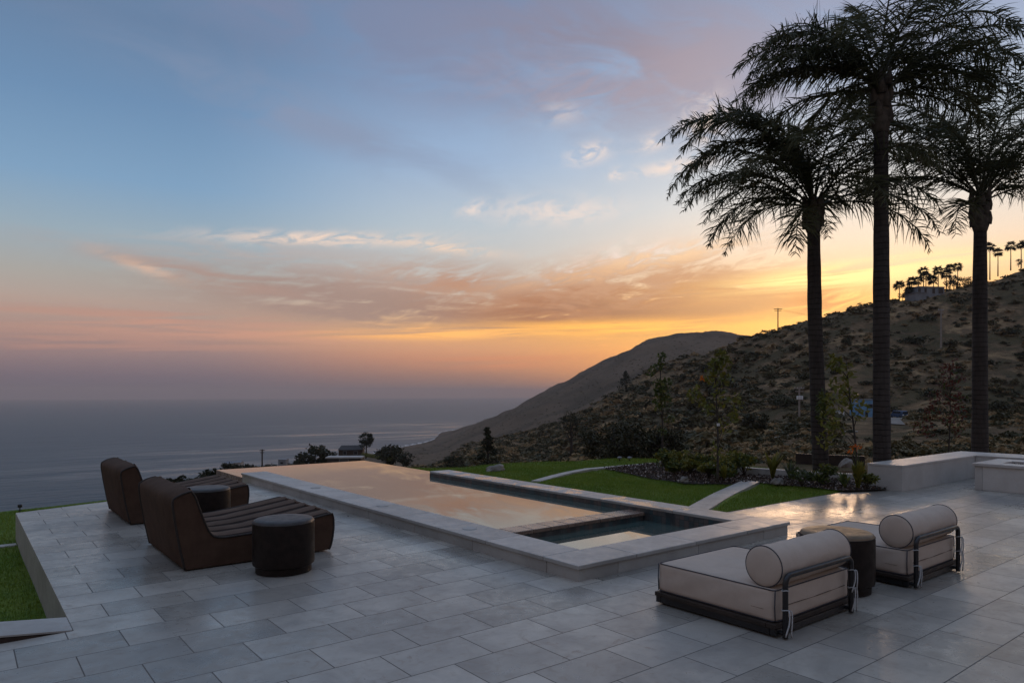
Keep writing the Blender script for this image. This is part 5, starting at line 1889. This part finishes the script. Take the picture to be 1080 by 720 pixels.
# ------------------------------------------------------------------ air
m = MB()
m.box(-23000, 23000, -23000, 23000, SEA - 20, 200)
hz = m.build('haze', None)
hz.data.materials.clear()
hm = bpy.data.materials.new('sea_haze')
hm.use_nodes = True
nt = hm.node_tree
nt.nodes.clear()
out = nt.nodes.new('ShaderNodeOutputMaterial')
pv = nt.nodes.new('ShaderNodeVolumePrincipled')
pv.inputs['Color'].default_value = (.88, .77, .74, 1)
pv.inputs['Density'].default_value = .000075
pv.inputs['Anisotropy'].default_value = .0
nt.links.new(pv.outputs[0], out.inputs['Volume'])
hz.data.materials.append(hm)
tag(hz, 'thin dusk haze over the sea and hills', 'haze', kind='stuff')

# ------------------------------------------------------------------ sky
SUN_A, SUN_E = 25.0, 7.0
w = bpy.data.worlds.new('World')
sc.world = w
w.use_nodes = True
g = G(w.node_tree)
g.n.clear()
out = g.n.new('ShaderNodeOutputWorld')
bg = g.n.new('ShaderNodeBackground')
tc = g.n.new('ShaderNodeTexCoord')
dirv = tc.outputs['Generated']
X, Y, Z = g.sep(dirv)
A = g.sub(g.mul(g.m('ARCTAN2', X, Y), 180 / math.pi), math.degrees(HEAD))
Eq = g.mul(g.m('ARCSINE', Z), 180 / math.pi)


def ae(px, py):
    a = math.atan((px - CX) / FPX)
    return math.degrees(a), math.degrees(math.atan((HY - py) / FPX * math.cos(a)))


def ramp_of(px, stops):
    st = []
    for py, c3 in stops:
        e = ae(px, py)[1] if py is not None else None
        st.append((e, lin(c3)))
    return st


def eramp(stops):
    """stops: (elevation in degrees, colour)"""
    return g.ramp(g.m('DIVIDE', g.add(Eq, 5), 95.0, clamp=True), sorted([((e + 5) / 95.0, c3) for e, c3 in stops]))


TOP = [(42, lin((112, 134, 164))), (60, lin((144, 163, 192))), (90, lin((148, 166, 194)))]
R_L = eramp(ramp_of(60, [(430, (84, 84, 100)), (412, (92, 88, 104)), (398, (104, 94, 108)), (375, (134, 112, 116)), (345, (160, 130, 122)), (315, (168, 148, 138)), (285, (158, 155, 150)), (240, (140, 158, 170)), (180, (116, 148, 178)), (90, (98, 130, 164)), (0, (92, 117, 148))]) + TOP)
R_C = eramp(ramp_of(450, [(430, (108, 92, 96)), (412, (120, 98, 100)), (396, (150, 110, 100)), (376, (192, 132, 104)), (355, (228, 164, 108)), (340, (228, 178, 126)), (318, (196, 172, 152)), (300, (182, 172, 164)), (280, (180, 180, 178)), (235, (168, 180, 190)), (170, (142, 166, 195)), (90, (118, 142, 175)), (0, (106, 124, 156))]) + TOP)
R_R = eramp(ramp_of(830, [(430, (180, 110, 70)), (400, (215, 130, 70)), (370, (240, 155, 70)), (345, (252, 180, 80)), (325, (248, 176, 86)), (295, (230, 190, 146)), (260, (218, 198, 180)), (210, (200, 200, 200)), (150, (172, 185, 200)), (80, (150, 165, 190)), (0, (130, 148, 178))]) + TOP)
R_B = eramp([(-5, lin((90, 72, 66))), (0, lin((104, 82, 72))), (8, lin((122, 99, 87))), (20, lin((128, 118, 116))), (30, lin((132, 136, 148)))] + TOP)
base = g.mix(g.ss(A, -26, -4), R_L, R_C)
base = g.mix(g.ss(A, -6, 19), base, R_R)
# the side of the sky away from the sunset
fr = g.m('COSINE', g.mul(g.sub(A, 8), math.pi / 180))
base = g.mix(g.ss(fr, .72, .25), base, R_B)
# afterglow round the place where the sun is setting
da = g.sub(A, SUN_A + .3)
de = g.sub(Eq, SUN_E - 1.2)


def gauss(da, de, ra, re, rot=0.0):
    c3, s3 = math.cos(rot), math.sin(rot)
    xx = g.add(g.mul(da, c3), g.mul(de, s3)) if rot else da
    yy = g.sub(g.mul(de, c3), g.mul(da, s3)) if rot else de
    q = g.add(g.m('POWER', g.m('ABSOLUTE', g.m('DIVIDE', xx, ra)), 2.0), g.m('POWER', g.m('ABSOLUTE', g.m('DIVIDE', yy, re)), 2.0))
    return g.m('EXPONENT', g.mul(q, -1.0))


base = g.mix(g.mul(gauss(da, de, 3.8, 2.0), .7), base, lin((255, 202, 96)))


def cloudnoise(sx, sy, rot=0.0, seed=0.0, detail=7, rough=.6, dist=.5):
    c3, s3 = math.cos(rot), math.sin(rot)
    xx = g.add(g.mul(A, c3), g.mul(Eq, s3))
    yy = g.sub(g.mul(Eq, c3), g.mul(A, s3))
    return g.noise(g.xyz(g.mul(xx, 1 / sx), g.mul(yy, 1 / sy), seed), 1.0, detail, rough, dist)


def layer(base, px, py, rw, rh, colr, op, nz, lo, hi, rot=0.0):
    a0, e0 = ae(px, py)
    k = gauss(g.sub(A, a0), g.sub(Eq, e0), rw, rh, rot)
    f = g.mul(g.mul(k, g.ss(nz, lo, hi)), op)
    return g.mix(g.m('MINIMUM', f, 1.0), base, colr if isinstance(colr, bpy.types.NodeSocket) else lin(colr))


n_big = cloudnoise(9, 3.2, -.16, 1.3, 7, .56, .8)
n_str = cloudnoise(7, 0.85, -.02, 4.7, 8, .58, .7)
n_str2 = cloudnoise(11, 0.55, .03, 9.1, 7, .55, .5)
n_puf = cloudnoise(2.2, 1.2, .12, 6.2, 8, .62, .9)
n_fine = cloudnoise(3.2, .8, .2, 2.2, 9, .65, 1.0)
n_mix = g.add(g.mul(n_str, .6), g.mul(n_fine, .4))
# high mauve veils
base = layer(base, 640, 55, 17, 4.6, (126, 122, 140), 1.0, n_big, .28, .62, -.10)
base = layer(base, 640, 95, 11, 2.2, (150, 138, 150), .75, n_fine, .35, .7, -.06)
base = layer(base, 735, 70, 6, 3.2, (158, 142, 150), .7, n_big, .3, .6, 0)
base = layer(base, 330, 130, 13, 1.8, (126, 136, 160), .75, n_big, .3, .6, -.24)
base = layer(base, 330, 30, 14, 2.4, (112, 122, 150), .75, n_big, .35, .65, -.15)
base = layer(base, 880, 60, 9, 6, (150, 150, 170), .6, n_big, .3, .65, 0)
# small sunlit wisps
for (px, py, rw, rh, op, rot) in ((745, 128, 1.7, 1.5, 1.0, .4), (622, 162, 1.7, .7, .9, .2), (590, 120, 1.5, .8, .35, 0), (690, 150, 1.4, .6, .7, .25), (712, 176, 2.8, .5, 1.0, .08), (650, 184, .7, .4, .9, 0),
                                  (575, 222, 5.2, .95, .55, 0), (600, 224, 3.2, .8, .5, 0), (500, 220, 1.3, .45, .8, .3), (790, 237, 2.2, .4, .9, 0), (640, 275, 5, .9, .9, .3), (690, 266, 2.5, .5, .9, .2)):
    base = layer(base, px, py, rw, rh, (222, 204, 194), op, n_puf, .38, .60, rot)
# feathery arcs above the brown bank
base = layer(base, 345, 252, 7.5, .5, (222, 198, 182), 1.2, n_fine, .36, .6, .04)
base = layer(base, 475, 262, 4.0, .4, (220, 196, 178), 1.1, n_fine, .36, .6, -.10)
base = layer(base, 150, 281, 2.6, .4, (208, 176, 156), 1.0, n_fine, .36, .58, -.30)
base = layer(base, 290, 272, 10, 1.1, (176, 164, 160), .7, n_str, .38, .62, 0)
# the long brown bank
base = layer(base, 385, 318, 12.5, 2.1, (150, 126, 118), 1.5, n_mix, .30, .56, -.05)
base = layer(base, 440, 290, 6.0, 1.3, (172, 146, 134), 1.0, n_fine, .30, .60, .05)
base = layer(base, 250, 300, 8.0, .7, (160, 132, 122), 1.0, n_str, .32, .6, -.18)
base = layer(base, 130, 335, 12, .8, (168, 132, 120), .9, n_str2, .36, .6, 0)
base = layer(base, 250, 350, 13, .9, (190, 140, 122), 1.0, n_str2, .36, .6, -.03)
base = layer(base, 90, 362, 10, .5, (184, 134, 118), .8, n_str2, .4, .62, 0)
base = layer(base, 480, 300, 3.0, .9, (176, 134, 112), 1.0, n_fine, .34, .62, .1)
# lens of cloud before the sunset
base = layer(base, 660, 322, 11.5, 1.9, (158, 102, 72), 1.9, n_mix, .31, .50, .02)
base = layer(base, 660, 298, 9.5, 1.8, (176, 130, 104), 1.4, n_fine, .36, .58, .10)
base = layer(base, 690, 274, 5.5, .8, (226, 188, 150), 1.1, n_fine, .42, .60, .16)
base = layer(base, 640, 326, 9.5, .8, (142, 94, 74), 1.0, n_str, .40, .56, .03)
base = layer(base, 760, 310, 7.0, 1.3, (184, 128, 84), 1.2, n_str, .30, .55, .0)
base = layer(base, 866, 318, 2.6, 1.4, (186, 112, 62), 1.3, n_fine, .30, .55, .0)
base = layer(base, 620, 290, 7.0, .5, (204, 160, 126), .9, n_fine, .38, .62, .12)
# glowing gaps
base = layer(base, 650, 346, 12, .60, (255, 180, 78), 1.2, n_str2, .34, .56, .01)
base = layer(base, 470, 352, 8, .45, (252, 180, 100), 1.1, n_str2, .38, .58, .02)
base = layer(base, 880, 292, 6, .7, (255, 222, 140), 1.2, n_str2, .34, .56, .05)
base = layer(base, 960, 280, 8, .7, (250, 214, 150), .9, n_str2, .40, .6, .05)
base = layer(base, 560, 382, 8, .6, (206, 128, 92), .8, n_str2, .38, .6, 0)

sky = g.n.new('ShaderNodeTexSky')
sky.sky_type = 'NISHITA'
sky.sun_disc = False
sky.sun_elevation = math.radians(SUN_E)
sky.sun_rotation = math.radians(SUN_A) + HEAD
sky.air_density = 1.0
sky.dust_density = 2.0
SKY_MIX = 0.006
nis = g.n.new('ShaderNodeVectorMath')
nis.operation = 'SCALE'
g.l.new(sky.outputs[0], nis.inputs[0])
nis.inputs[3].default_value = SKY_MIX
tot = g.n.new('ShaderNodeVectorMath')
tot.operation = 'MULTIPLY_ADD'
g.l.new(base, tot.inputs[0])
tot.inputs[1].default_value = (1.0, 1.0, 1.0)
g.l.new(nis.outputs[0], tot.inputs[2])
g.l.new(tot.outputs[0], bg.inputs[0])
bg.inputs[1].default_value = 1.0
g.l.new(bg.outputs[0], out.inputs[0])

# ------------------------------------------------------------------ sun, already veiled by the cloud bank
ld = bpy.data.lights.new('sun', 'SUN')
ld.energy = .35
ld.angle = math.radians(14)
ld.color = (1.0, .62, .36)
lo = bpy.data.objects.new('sun', ld)
aa = math.radians(SUN_A) + HEAD
ee = math.radians(SUN_E)
d = Vector((math.sin(aa) * math.cos(ee), math.cos(aa) * math.cos(ee), math.sin(ee)))
lo.rotation_euler = (-d).to_track_quat('-Z', 'Y').to_euler()
col.objects.link(lo)

# ------------------------------------------------------------------ camera
cd = bpy.data.cameras.new('camera')
cd.sensor_fit = 'HORIZONTAL'
cd.sensor_width = 36
cd.lens = 36 * FPX / 1080
cd.shift_y = (HY - 360) / 1080
cd.clip_start = .1
cd.clip_end = 80000
co = bpy.data.objects.new('camera', cd)
co.location = (0, 0, H)
co.rotation_euler = (math.pi / 2, 0, -HEAD)
col.objects.link(co)
sc.camera = co

# ------------------------------------------------------------------ render
sc.view_settings.view_transform = 'Standard'
sc.view_settings.look = 'None'
sc.view_settings.gamma = 1
sc.view_settings.exposure = 0.26
sc.view_settings.use_curve_mapping = False
cy = sc.cycles
cy.use_denoising = True
try:
    cy.denoiser = 'OPENIMAGEDENOISE'
    cy.denoising_input_passes = 'RGB_ALBEDO_NORMAL'
except Exception:
    pass
cy.max_bounces = 8
cy.diffuse_bounces = 3
cy.glossy_bounces = 4
cy.transmission_bounces = 6
cy.transparent_max_bounces = 8
cy.volume_bounces = 1
cy.sample_clamp_indirect = 6
cy.caustics_reflective = False
